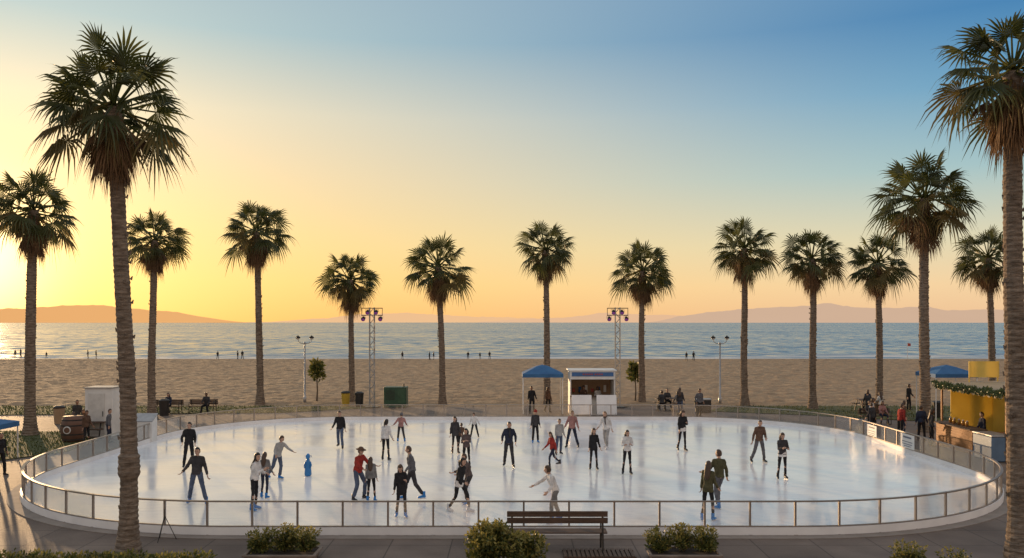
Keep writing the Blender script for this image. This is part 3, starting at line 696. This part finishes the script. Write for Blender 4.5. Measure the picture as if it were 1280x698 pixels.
t=thing('jar',(19.3,36.2,1.07),'small amber jar standing on the stall counter','jar',group='jars on the stall counter')
o=M(); o.tube([(0,0,0),(0,0,.17),(0,0,.22)],[.06,.06,.04],n=12); o.obj('glass_body',mat('amber_jar',(.35,.16,.04),rough=.2),t,smooth=True); o=M(); o.tube([(0,0,.222),(0,0,.245)],.045,n=12); o.obj('lid',m_white,t)
for dy in(.35,.7,1.1,1.5): copy_thing(t,(19.3+R.uniform(-.05,.08),36.2+dy,1.07))
t=thing('chest_cooler',(19.15,34.1,.012),'blue chest cooler with grey lid beside the stall','cooler')
o=M(); o.box((0,0,.5),(.75,1.4,.96)); o.obj('body',mat('steel_blue_paint',(0.12,0.19,0.28),rough=.4,scale=3),t,bevel=.04)
o=M(); o.box((0,0,1.02),(.78,1.44,.07)); ld=o.obj('lid',m_gal,t,bevel=.02)
o=M(); o.tube([(-.40,-.2,1.02),(-.43,-.2,1.02),(-.43,.2,1.02),(-.40,.2,1.02)],.012,n=5); o.obj('handle',m_dark,ld)
m_print=mat('poster_print',(0.12,0.14,0.2),rough=.6)
def poster(x,y,rz,w,h,zc,label):
    t=thing('poster',(x,y,zc),label,'poster',rz=rz)
    o=M(); o.box((0,0,0),(w,.015,h)); o.obj('panel',m_white,t)
    o=M(); o.box((0,-.012,h*.28),(w*.6,.006,h*.12)); o.box((0,-.012,-.02),(w*.75,.006,h*.05)); o.box((0,-.012,-.12),(w*.7,.006,h*.05)); o.box((0,-.012,-.2),(w*.5,.006,h*.05)); o.obj('print',m_print,t)
poster(16.40,35.4,-math.pi/2,1.2,.58,.56,'white printed poster hanging on the rink fence')
poster(16.40,38.9,-math.pi/2,1.0,.5,.56,'white printed poster hanging on the rink fence')
t=thing('beach_flag',(59.3,128,0),'thin pole with small red flag on the sand','flag')
o=M(); o.tube([(0,0,0),(0,0,2.4)],.04,n=6); o.obj('pole',m_white,t)
o=M(); o.add([(0,0,2.4),(.5,.02,2.3),(.5,.02,1.9),(0,0,1.9)],[(0,1,2,3)]); o.obj('flag_cloth',m_red,t)
t=thing('equipment_case',(11.6,51.9,.012),'black equipment case on the promenade','case')
o=M(); o.box((0,0,.4),(.9,.6,.75)); o.obj('body',m_dark,t,bevel=.02); o=M(); o.box((0,0,.81),(.93,.63,.05)); o.obj('lid',m_gal,t)
# ---------------------------------------------------------------- people
SK=[mat('skin_light',(0.52,0.32,0.23),rough=.55,scale=10),mat('skin_tan',(0.38,0.21,0.14),rough=.55,scale=10),mat('skin_brown',(0.18,0.10,0.06),rough=.55,scale=10)]
m_eye=mat('eye_dark',(0.02,0.015,0.012),rough=.3); m_lip=mat('lip',(0.25,0.08,0.07),rough=.5)
HAIR={'black':mat('hair_black',(0.022,0.017,0.014),rough=.5,scale=20,stretch=(1,1,.2)),'brown':mat('hair_brown',(0.07,0.04,0.024),rough=.5,scale=20,stretch=(1,1,.2)),'fair':mat('hair_fair',(0.20,0.12,0.06),rough=.5,scale=20,stretch=(1,1,.2))}
CL={'black':(0.028,0.028,0.031),'charcoal':(0.06,0.058,0.062),'grey':(0.22,0.215,0.215),'white':(0.74,0.72,0.70),'red':(0.36,0.045,0.035),'jeans':(0.10,0.13,0.20),'navy':(0.035,0.042,0.07),'beige':(0.50,0.42,0.33),'olive':(0.09,0.085,0.045),'brown':(0.14,0.085,0.06),'pink':(0.42,0.22,0.20),'slate':(0.14,0.14,0.155),'checked':(0.13,0.10,0.095),'silver':(0.40,0.39,0.38)}
def cloth(c):
    return mat('fabric_'+c,CL[c],tuple(x*.55 for x in CL[c]),scale=6,rough=.85,bump=.8,bscale=8,spec=.15)
m_skb=mat('blue_skate_boot',(0.02,0.20,0.55),rough=.4,scale=6); m_skk=mat('black_skate_boot',(0.02,0.02,0.025),rough=.4,scale=6); m_skw=mat('white_skate_boot',(0.6,0.6,0.62),rough=.4,scale=6)
m_bl=mat('skate_blade',(0.6,0.6,0.62),rough=.25,metal=1,scale=4); m_shoe=mat('dark_shoe',(0.04,0.03,0.025),rough=.6)
def boot_mesh(mt,name):
    o=M(); X=Vector((1,0,0)); Zv=Vector((0,0,1))
    o.loft([(Vector((0,y,-.055+dz)),X,Zv,a,b) for y,a,b,dz in((.075,.028,.03,0),(.055,.042,.042,0),(-.02,.046,.048,.004),(-.10,.048,.036,-.008),(-.155,.040,.026,-.016),(-.185,.02,.015,-.022))],10)
    o.tube([(0,.02,-.04),(0,.015,.03),(0,.012,.10)],[.052,.050,.056],n=10); return o.mesh(name,mt,True)
BOOT={'blue':boot_mesh(m_skb,'ice_skate'),'black':boot_mesh(m_skk,'ice_skate'),'white':boot_mesh(m_skw,'ice_skate')}; SHOE=boot_mesh(m_shoe,'shoe')
o=M(); o.box((0,-.045,-.118),(.008,.29,.022)); o.box((0,.04,-.098),(.022,.05,.03)); o.box((0,-.11,-.10),(.022,.06,.026)); BLADE=o.mesh('blade',m_bl)
PEND=[]
def pend(o,vox,mats,extra=None,sm=3,fold=0):
    me=o.mesh('tmp',mats[0]); ob=bpy.data.objects.new('tmp',me); COL.objects.link(ob)
    r=ob.modifiers.new('r','REMESH'); r.mode='VOXEL'; r.voxel_size=vox
    s=ob.modifiers.new('s','SMOOTH'); s.factor=.6; s.iterations=sm
    PEND.append((ob,mats,extra,fold)); return ob
RP=random.Random(21)
def person(pos,h,yaw,pose,top,bottom,hair='brown',hl='short',skate='black',skin=0,label='',hem=-.06,fem=False,group=None,hat=None,seat=None,jit=8,under=None,scarf=None):
    s=h/1.77
    t=thing('person',pos,label,'person',rz=rad(yaw),group=group)
    P=dict(pose)
    if seat is None:
        P['lean']=P.get('lean',3)+RP.uniform(-1,6); P['side']=P.get('side',0)+RP.uniform(-5,5)
        for q in('aa','ab'):
            a=list(P[q]); a[0]+=RP.uniform(-jit,jit)*1.6; a[1]+=RP.uniform(-jit*.4,jit); a[2]+=RP.uniform(-jit,jit*3); P[q]=a
        for q in('la','lb'):
            a=list(P[q]); d_=RP.uniform(-jit,jit*1.2); a[0]+=d_; a[2]=max(2,a[2]+abs(d_)*1.4); P[q]=a
        hy0,hp0=P.get('head',(0,0)); P['head']=(hy0+RP.uniform(-35,35),hp0+RP.uniform(-6,12))
    u=Vector((math.sin(rad(P.get('side',0))),-math.sin(rad(P.get('lean',3))),math.cos(rad(P.get('lean',3))))).normalized()
    X=Vector((1,0,0)); r=(X-u*X.dot(u)).normalized(); f=Vector((0,-1,0)); f=(f-u*f.dot(u)).normalized(); Zv=Vector((0,0,1))
    sw=.136 if fem else .155
    legs=[]
    for sg,key in((1,'la'),(-1,'lb')):
        fw,out,kn=[rad(a) for a in P[key]]
        hip=Vector((sg*.082,0,-.02)); d1=Vector((sg*math.sin(out),-math.sin(fw)*math.cos(out),-math.cos(fw)*math.cos(out)))
        k=hip+d1*.43; d2=Vector((sg*math.sin(out),-math.sin(fw-kn)*math.cos(out),-math.cos(fw-kn)*math.cos(out))); an=k+d2*.42
        legs.append((hip,k,an))
    low=min(l[2].z for l in legs); ankz=.128 if seat is None and skate else .085
    off=Vector((0,0,ankz-low))
    legs=[tuple(q+off for q in l) for l in legs]; pc=off.copy()
    S=lambda q:Vector(q)*s
    neck=pc+u*.485; hy,hp=P.get('head',(0,0))
    hd=(u*.55+Zv*.45).normalized(); hc=neck+hd*.150+f*.02
    arms=[]
    for sg,key in((1,'aa'),(-1,'ab')):
        a=P[key]; fw,out,el=[rad(q) for q in a[:3]]; inn=rad(a[3]) if len(a)>3 else 0
        shd=pc+u*.425+r*sg*sw
        d1=(-u*math.cos(fw)*math.cos(out)+f*math.sin(fw)*math.cos(out)+r*sg*math.sin(out)).normalized(); e=shd+d1*.275
        o2=out-inn; d2=(-u*math.cos(fw+el)*math.cos(o2)+f*math.sin(fw+el)*math.cos(o2)+r*sg*math.sin(o2)).normalized(); wr=e+d2*.24
        arms.append((shd,e,wr,d2,sg))
    BK=1.12
    def torso(o,k,hm,top_=.485):
        rs=[]
        wa=.114 if fem else .136
        prof=[(hm,.150 if fem else .148,.118),(-.02,.150 if fem else .145,.115),(.06,.135,.105),(.15,wa,.098),(.28,.136 if fem else .152,.118 if fem else .112),(.37,.136 if fem else .155,.104),(.425,.115,.083),(.455,.085,.070),(top_,.062,.060)]
        for tt,a,b in prof:
            c=pc+(u*tt if tt>=0 else Vector((0,0,tt))); kk=k if tt>.42 else (k*BK if k==1.0 else k)
            rs.append((S(c),r,f,a*kk*s,b*kk*s))
        o.loft(rs,16)
    o=M(); torso(o,.86,-.08,.48); o.tube([S(neck-u*.05),S(neck+hd*.09)],[.056*s,.050*s],n=10)
    for shd,e,wr,d2,sg in arms:
        o.tube([S(shd),S(e)],[.045*s,.036*s]); o.ball(S(shd),.046*s,8); o.ball(S(e),.037*s,8); o.tube([S(e),S(wr)],[.036*s,.027*s]); o.ball(S(wr),.027*s,8)
    for hp_,k,an in legs:
        o.tube([S(hp_),S(k)],[.072*s,.046*s]); o.ball(S(hp_),.072*s,8); o.ball(S(k),.047*s,8); o.tube([S(k),S(k.lerp(an,.35)),S(an)],[.046*s,.050*s,.036*s]); o.ball(S(an),.04*s,8)
    ex=M(); hr=Euler((rad(hp),0,rad(hy)),'XYZ').to_matrix()
    leanrot=Matrix.Rotation(rad(P.get('lean',3))*.5,3,'X'); hr=leanrot@hr
    def headfn(d,k=1.0):
        x,y,zz=d.x,d.y,d.z; fr=-y
        px=x*.078; py=y*.096; pz=zz*.122
        if zz<0: px*=1-.32*(-zz)**1.6; py*=(1-.18*(-zz)**2)
        if fr>0:
            py-=.026*math.exp(-(x/.17)**2-((zz+.12)/.17)**2)*fr
            py+=.008*math.exp(-((abs(x)-.38)/.17)**2-((zz-.10)/.13)**2)
            py-=.006*math.exp(-(x/.35)**2-((zz-.28)/.12)**2)
            py-=.007*math.exp(-(x/.3)**2-((zz+.52)/.12)**2)
            py-=.010*math.exp(-(x/.3)**2-((zz+.85)/.15)**2)
        return Vector((px,py,pz))*k*s
    ex.ball(S(hc),1,n=24,mi=0,rot=hr,fn=headfn,nl=18)
    H=lambda q:S(hc)+hr@(Vector(q)*s)
    for sx in(-1,1):
        ex.ball(H((sx*.029,-.085,.010)),(.012*s,.008*s,.007*s),8,mi=1,rot=hr); ex.ball(H((sx*.079,.005,-.005)),(.010*s,.02*s,.032*s),8,mi=0,rot=hr)
        ex.ball(H((sx*.029,-.090,.030)),(.017*s,.006*s,.004*s),6,mi=1,rot=hr)
    ex.ball(H((0,-.092,-.058)),(.022*s,.006*s,.007*s),8,mi=2,rot=hr)
    for shd,e,wr,d2,sg in arms:
        fx=f-d2*f.dot(d2); fx=fx.normalized() if fx.length>.1 else u.copy(); nn=d2.cross(fx)*sg
        q=lambda a,b,c:S(wr+d2*a+fx*b+nn*c)
        ex.loft([(q(a,0,0),fx,nn,w_*s,t_*s) for a,w_,t_ in((-.02,.024,.020),(.02,.034,.017),(.06,.040,.016),(.092,.037,.012))],8)
        for i,(b,L1) in enumerate(((.028,.072),(.010,.082),(-.009,.076),(-.027,.060))):
            cv=.018+.006*i
            ex.tube([q(.08,b,0),q(.088+L1*.5,b*1.1,-cv*.5),q(.086+L1*.92,b*1.1,-cv*1.7)],[.0095*s,.0085*s,.006*s],n=6)
        ex.tube([q(.015,.028,0),q(.045,.055,-.008),q(.078,.062,-.018)],[.012*s,.0105*s,.008*s],n=6)
    sk=SK[skin]; exm=ex.mesh('tmp_extra',[sk,m_eye,m_lip],True)
    b=pend(o,.02*s,[sk,m_eye,m_lip],exm); b.name='body'; b.parent=t
    o=M(); torso(o,1.0,hem)
    for shd,e,wr,d2,sg in arms:
        o.ball(S(shd),.064*s,10); o.tube([S(shd),S(e)],[.064*s,.053*s],n=10); o.ball(S(e),.054*s,10); o.tube([S(e),S(wr-d2*.005)],[.052*s,.041*s],n=10)
        o.tube([S(neck-u*.035),S(shd+u*.008)],[.060*s,.055*s],n=10)
    o.loft([(S(neck-u*.03),r,f,.07*s,.066*s),(S(neck+u*.020),r,f,.066*s,.063*s)],12)
    j=pend(o,.016*s,[cloth(top)],fold=.012*s); j.name='jacket'; j.parent=t
    o=M(); tw=.090 if not fem else .084; cw=.064 if not fem else .048
    rs=[(S(pc+u*.09),r,f,.125*s,.098*s),(S(pc+u*.02),r,f,.142*s,.106*s),(S(pc-Zv*.07),r,f,.145*s,.106*s)]
    o.loft(rs,14)
    for hp_,k,an in legs:
        o.ball(S(hp_-Zv*0.02),tw*s,10); o.tube([S(hp_),S(k)],[tw*s,(cw+.004)*s],n=10); o.ball(S(k),(cw+.005)*s,10); o.tube([S(k),S(k.lerp(an,.4)),S(an+(k-an).normalized()*.03)],[(cw+.003)*s,cw*s,(cw-.004)*s],n=10)
    q=pend(o,.017*s,[cloth(bottom)],fold=.009*s); q.name='trousers'; q.parent=t
    if under:
        o=M(); o.loft([(S(pc+Zv*z_),r,f,a_*s,b_*s) for z_,a_,b_ in((.06,.155,.122),(-.02,.170,.132),(-.10,.172,.132),(-.13,.168,.128))],16); o.obj('shirt_hem',cloth(under),t,smooth=True)
    if scarf:
        o=M(); o.loft([(S(neck-u*.03),r,f,.085*s,.085*s),(S(neck+u*.01),r,f,.092*s,.095*s),(S(neck+u*.045),r,f,.075*s,.08*s)],14); o.tube([S(neck+f*.09+r*.02),S(neck+f*.13-u*.16+r*.03),S(neck+f*.135-u*.30+r*.03)],[.03*s,.032*s,.028*s],n=6); o.obj('scarf',cloth(scarf),t,smooth=True)
    o=M()
    vh=RP.uniform(.97,1.06)
    def hairfn(d):
        fr=-d.y; 
        face=1/(1+math.exp(-14*(fr-.30)))*(1/(1+math.exp(14*(d.z-.52))))
        if d.z<-.45 : face=max(face,min(1,(-.45-d.z)*4)) if hl=='short' else face
        k=(1.16 if hl!='short' else 1.10)*vh*(1+.04*noise.noise(d*3))*(1-face)+.82*face; q=headfn(d); return Vector((q.x*k,q.y*k,q.z*(k if d.z<0 else 1+ (k-1)*.9)))
    o.ball(S(hc),1,n=22,rot=hr,fn=hairfn,nl=16)
    if hl=='long':
        o.loft([(H((0,.055,.03)),r,f,.080*s,.05*s),(H((0,.075,-.06)),r,f,.092*s,.050*s),(S(neck-f*.085-u*.06),r,f,.10*s,.044*s),(S(neck-f*.125-u*.18),r,f,.085*s,.034*s),(S(neck-f*.13-u*.27),r,f,.04*s,.016*s)],12)
    if hl=='bun': o.ball(H((0,.10,.07)),.045*s,10)
    if hl=='tail': o.tube([H((0,.09,.04)),H((0,.14,0)),H((0,.13,-.12)),H((0,.11,-.2))],[.03*s,.035*s,.028*s,.008*s],n=8)
    o.obj('hair',HAIR[hair],t,smooth=True)
    if hat:
        o=M()
        if hat=='brown':
            o.ball(H((0,.005,.055)),(.089*s,.107*s,.088*s),14,rot=hr); 
            o.loft([(H((0,0,.045)),hr@X,hr@Vector((0,1,0)),.16*s,.17*s),(H((0,0,.055)),hr@X,hr@Vector((0,1,0)),.15*s,.16*s)],18)
            o.obj('brimmed_hat',cloth(hat),t,smooth=True)
        else:
            o.ball(H((0,.012,.040)),(.095*s,.112*s,.105*s),16,rot=hr); o.ball(H((0,.012,.155)),.022*s,8)
            o.obj('knitted_hat',cloth(hat),t,smooth=True)
    for (hp_,k,an),sg in zip(legs,(1,-1)):
        yw=sg*rad(P.get('toe',12))
        if skate:
            b=mk('ice_skate',BOOT[skate],t,S(an),yw); b.scale=(s,)*3
            c=mk('blade',BLADE,b)
        else:
            b=mk('shoe',SHOE,t,S(an),yw); b.scale=(s,)*3
    return t
ST=dict(la=(2,4,4),lb=(2,4,4),aa=(4,8,16),ab=(2,7,12))
AP=dict(la=(4,13,6),lb=(4,11,8),aa=(6,18,22),ab=(6,18,20),lean=5)
WK=dict(la=(26,4,18),lb=(-12,4,20),aa=(-14,10,20),ab=(28,10,34),lean=9)
WK2=dict(la=(-8,4,14),lb=(22,4,12),aa=(22,10,30),ab=(-14,10,20),lean=6)
GL=dict(la=(20,6,30),lb=(8,10,22),aa=(14,24,26),ab=(18,22,30),lean=10)
LEAN=dict(la=(34,6,44),lb=(18,6,36),aa=(55,14,25),ab=(50,10,30),lean=30,head=(0,-10))
FWD=dict(la=(22,6,20),lb=(-6,6,16),aa=(20,14,50),ab=(74,8,6),lean=18,head=(0,-8))
FWD2=dict(la=(14,6,14),lb=(-8,6,12),aa=(72,10,8),ab=(20,12,45),lean=12)
FOLD=dict(la=(2,4,4),lb=(4,6,6),aa=(22,6,85,28),ab=(22,6,85,28),lean=4)
PHONE=dict(la=(2,3,4),lb=(4,5,8),aa=(28,6,95,25),ab=(0,8,15),lean=5,head=(0,10))
POCK=dict(la=(2,6,4),lb=(6,6,10),aa=(-12,14,45,20),ab=(-12,14,45,20),lean=3)
SIT=dict(la=(84,8,84),lb=(80,10,78),aa=(30,12,45,15),ab=(35,12,50,15),lean=10)
SG='skaters on the ice rink'
def plabel(top,bottom,act,tail=''):
    b='jeans' if bottom=='jeans' else bottom+' trousers'
    s_='person in %s top and %s %s %s'%(top,b,act,tail); s_=' '.join(s_.split())
    return s_ if len(s_.split())<=12 else ' '.join(('person in %s top and %s %s'%(top,b,act)).split()[:12])
def skater(u,vh,vf,yaw,pose,top,bottom,hair='brown',hl='short',skate='black',skin=0,act='standing',h=None,**k):
    p=pixel_to_ground(u,vf+1,.05); H_=(vf-vh)/(vf+1-HZ)*5.45 if h is None else h
    H_=max(1.2,min(1.86,H_))
    person(p,H_,yaw,pose,top,bottom,hair,hl,skate,skin,label=plabel(top,bottom,act,'on the ice'),group=SG,fem=hl!='short',**k)
skater(236,526,584,25,POCK,'black','black','black','short',act='standing')
skater(246,556,630,10,AP,'charcoal','jeans','black','short',skate='blue',act='standing feet apart')
skater(318,564,637,75,FOLD,'white','black','black','long',skate='blue',act='standing arms folded')
skater(331,564,622,170,ST,'grey','navy','brown','long',skate='blue')
skater(347,541,599,55,FWD2,'silver','jeans','brown','short',skate='blue',act='reaching one arm out')
skater(425,511,560,0,WK,'black','jeans','brown','short',act='gliding')
skater(447,556,625,60,dict(LEAN,lean=14,la=(20,6,26),lb=(4,6,16)),'red','jeans','brown','short',hat='brown',act='leaning forward',h=1.72)
skater(464,570,627,180,ST,'grey','black','brown','long',skate='blue',act='facing away')
skater(482,523,575,170,ST,'white','black','black','tail',act='facing away')
skater(501,514,552,190,GL,'pink','charcoal','brown','short',skate='blue',act='skating',hat='slate')
skater(502,578,646,10,PHONE,'black','black','brown','long',skate='blue',hem=-.24,act='holding a phone')
skater(515,554,624,-80,dict(WK2,lean=9),'slate','charcoal','brown','short',skate='blue',act='striding')
skater(569,519,566,15,ST,'charcoal','black','black','long',hem=-.16)
skater(576,530,562,180,GL,'brown','black','brown','short',act='gliding')
skater(593,514,546,0,AP,'white','black','brown','short',act='skating')
skater(583,534,584,5,FOLD,'checked','black','black','long',act='standing arms folded')
skater(574,567,639,60,dict(WK,lean=10),'black','black','black','tail',skate='white',act='striding',under='white')
skater(586,571,630,-60,dict(LEAN,lean=14,la=(22,6,30),lb=(8,6,22),aa=(35,10,40),ab=(30,10,40)),'checked','charcoal','brown','short',skate='blue',act='bending forward',h=1.6)
skater(636,525,583,0,POCK,'navy','charcoal','black','short',act='facing forward',scarf='charcoal')
skater(669,511,553,10,ST,'charcoal','black','brown','short',skate='blue',hat='red')
skater(694,577,652,-75,FWD,'white','grey','brown','short',skate='blue',act='reaching one arm forward',jit=1)
skater(691,536,584,-60,WK,'red','navy','brown','long',act='striding')
skater(699,522,568,20,ST,'silver','jeans','brown','short')
skater(715,511,559,-15,AP,'pink','navy','fair','short',act='standing feet apart')
skater(742,534,586,0,ST,'black','black','brown','long',hem=-.18)
skater(758,511,560,-30,WK,'white','silver','fair','short',skate='white',act='gliding',scarf='checked')
skater(784,536,592,0,FOLD,'white','black','black','long',act='standing arms folded')
skater(853,511,563,10,PHONE,'black','black','brown','long',act='holding a phone',under='white')
skater(899,559,634,200,dict(WK2,lean=2),'olive','slate','brown','short',skate='blue',act='gliding')
skater(885,575,650,150,ST,'olive','black','brown','long',skate='blue',act='standing sideways',hem=-.14)
skater(949,522,578,10,dict(AP,aa=(30,8,60,30),ab=(4,14,14)),'brown','slate','brown','short',act='standing feet apart')
skater(978,539,598,0,FOLD,'charcoal','black','brown','long',act='standing arms folded',under='white')
def spectator(pos,h,yaw,pose,top,bottom,hair='brown',hl='short',act='standing on the promenade',seat=None,**k):
    person(pos,h,yaw,pose,top,bottom,hair,hl,None,R.choice([0,1,1,2]),label=plabel(top,bottom,act),fem=hl!='short',seat=seat,**k)
V=Vector
spectator(V((10.8,49.2,.012)),1.75,20,POCK,'slate','black')
spectator(V((9.9,50.2,.012)),1.7,160,ST,'charcoal','jeans',hl='long')
spectator(V((9.2,52.4,.012)),1.72,170,SIT,'charcoal','black',seat=1,act='sitting at a table')
spectator(V((10.2,52.4,.012)),1.66,190,SIT,'grey','navy',hl='long',seat=1,act='sitting at a table')
spectator(V((9.8,54.0,.012)),1.72,0,SIT,'charcoal','black',seat=1,act='sitting at a table')
spectator(V((21.6,51.8,.012)),1.72,170,SIT,'charcoal','black',seat=1,act='sitting at a table')
spectator(V((22.4,51.8,.012)),1.66,190,SIT,'white','navy',hl='long',seat=1,act='sitting at a table')
spectator(V((22.2,53.4,.012)),1.7,10,SIT,'navy','black',seat=1,act='sitting at a table')
spectator(V((24.6,53.0,.012)),1.72,30,ST,'black','black')
spectator(V((-20.5,39.8,.012)),1.7,180,SIT,'charcoal','black',hl='long',seat=1,act='sitting at a table')
spectator(V((-19.9,41.4,.012)),1.7,10,SIT,'brown','black',seat=1,act='sitting at a table')
spectator(V((-20.7,41.3,.012)),1.7,10,SIT,'navy','black',hl='long',seat=1,act='sitting at a table')
spectator(V((-19.1,38.3,.012)),1.6,60,ST,'brown','black',hl='long')
spectator(V((-18.4,38.9,.012)),1.6,100,ST,'slate','navy')
spectator(V((-21.6,42.4,.012)),1.7,30,ST,'charcoal','black')
spectator(V((-18.3,51.2,.012)),1.7,0,SIT,'charcoal','black',seat=1,act='sitting on a bench')
spectator(V((-20.5,51.0,.012)),1.7,0,SIT,'navy','black',hl='long',seat=1,act='sitting on a bench')
spectator(V((-18.35,30.6,.012)),1.6,60,POCK,'black','black')
spectator(V((1.2,51.4,.012)),1.7,0,ST,'black','black')
spectator(V((2.2,52.1,.012)),1.6,30,ST,'brown','black',hl='long')
spectator(V((4.3,51.6,.012)),1.75,0,PHONE,'brown','black')
spectator(V((5.2,51.6,.012)),1.68,0,ST,'white','black',hl='long')
spectator(V((18.6,37.9,.012)),1.7,80,ST,'charcoal','black',hl='long')
spectator(V((18.3,40.2,.012)),1.72,110,ST,'red','black')
spectator(V((19.2,42.0,.012)),1.7,100,ST,'brown','navy',hl='long')
spectator(V((18.2,43.3,.012)),1.72,60,ST,'white','jeans')
spectator(V((20.2,36.6,.012)),1.7,-90,ST,'navy','black',act='standing behind the stall counter')
spectator(V((17.7,41.9,.012)),1.6,200,ST,'charcoal','black')
spectator(V((19.2,45.95,.012)),1.7,0,SIT,'charcoal','black',seat=1,act='sitting on a bench')
spectator(V((19.9,45.95,.012)),1.66,0,SIT,'pink','navy',hl='long',seat=1,act='sitting on a bench')
spectator(V((18.9,39.4,.012)),1.7,150,ST,'navy','black')
bpy.context.view_layer.update()
dg=bpy.context.evaluated_depsgraph_get(); done=[]
for idx,(ob,mats,extra,fold) in enumerate(PEND):
    me=bpy.data.meshes.new_from_object(ob.evaluated_get(dg),depsgraph=dg)
    me.materials.clear()
    for m in mats: me.materials.append(m)
    if fold:
        nv=len(me.vertices); cc=np.empty(nv*3,dtype=np.float32); nn_=np.empty(nv*3,dtype=np.float32)
        me.vertices.foreach_get('co',cc); me.vertices.foreach_get('normal',nn_)
        cc=cc.reshape(-1,3); nn_=nn_.reshape(-1,3)
        dv=np.array([noise.noise(Vector((c[0]*7+idx,c[1]*7,c[2]*13)))+.5*noise.noise(Vector((c[0]*15,c[1]*15+idx,c[2]*26))) for c in cc.tolist()],dtype=np.float32)
        cc=cc+nn_*(dv*fold)[:,None]
        me.vertices.foreach_set('co',cc.ravel()); me.update()
    me.polygons.foreach_set('material_index',[0]*len(me.polygons)); me.polygons.foreach_set('use_smooth',[True]*len(me.polygons))
    if extra:
        bm=bmesh.new(); bm.from_mesh(me); bm.from_mesh(extra); bm.to_mesh(me); bm.free(); bpy.data.meshes.remove(extra)
    me.name=ob.name.split('.')[0]; done.append((ob,me))
for ob,me in done:
    old=ob.data; ob.modifiers.clear(); ob.data=me; bpy.data.meshes.remove(old)
people=[o_ for o_ in COL.objects if o_.name.startswith('person')]
src=people[24]; src2=people[0]
for i,(u,v) in enumerate(((19,448),(26,448),(58,449),(110,449),(120,449),(272,450),(297,450),(303,450),(503,451),(537,451),(542,451),(585,450),(600,450),(612,450),(858,452),(867,452))):
    q_=pixel_to_ground(u,v); q_.z=.06
    c=copy_thing((src,src2)[i%2],q_,R.uniform(0,6.28),R.uniform(.65,.85),'person in dark clothing standing on the beach'); c['group']='people by the water on the beach'
m_aid=mat('blue_plastic',(0.03,0.20,0.50),rough=.35,scale=3)
p=pixel_to_ground(385,595,.05); t=thing('skating_aid',p,'bright blue plastic skating aid figure on the ice','skating aid')
o=M(); X=Vector((1,0,0)); Yv=Vector((0,1,0))
o.loft([(Vector((0,yy,zz)),X,Yv,a,b) for zz,yy,a,b in((0.01,0,.10,.14),(.05,0,.125,.16),(.2,.0,.115,.12),(.4,.01,.095,.10),(.55,.0,.065,.07),(.6,0,.055,.06))],16)
o.ball((0,-.02,.69),(.08,.09,.105),14); o.obj('body',m_aid,t,smooth=True)
o=M()
for sx in(-1,1): o.tube([(sx*.08,0,.5),(sx*.12,-.04,.38),(sx*.10,-.08,.28)],[.025,.03,.018],n=8)
o.obj('flipper',m_aid,t,smooth=True)
o=M(); o.tube([(-.08,.11,.64),(-.09,.16,.68),(.09,.16,.68),(.08,.11,.64)],.012,n=8); o.obj('handle',m_aid,t)
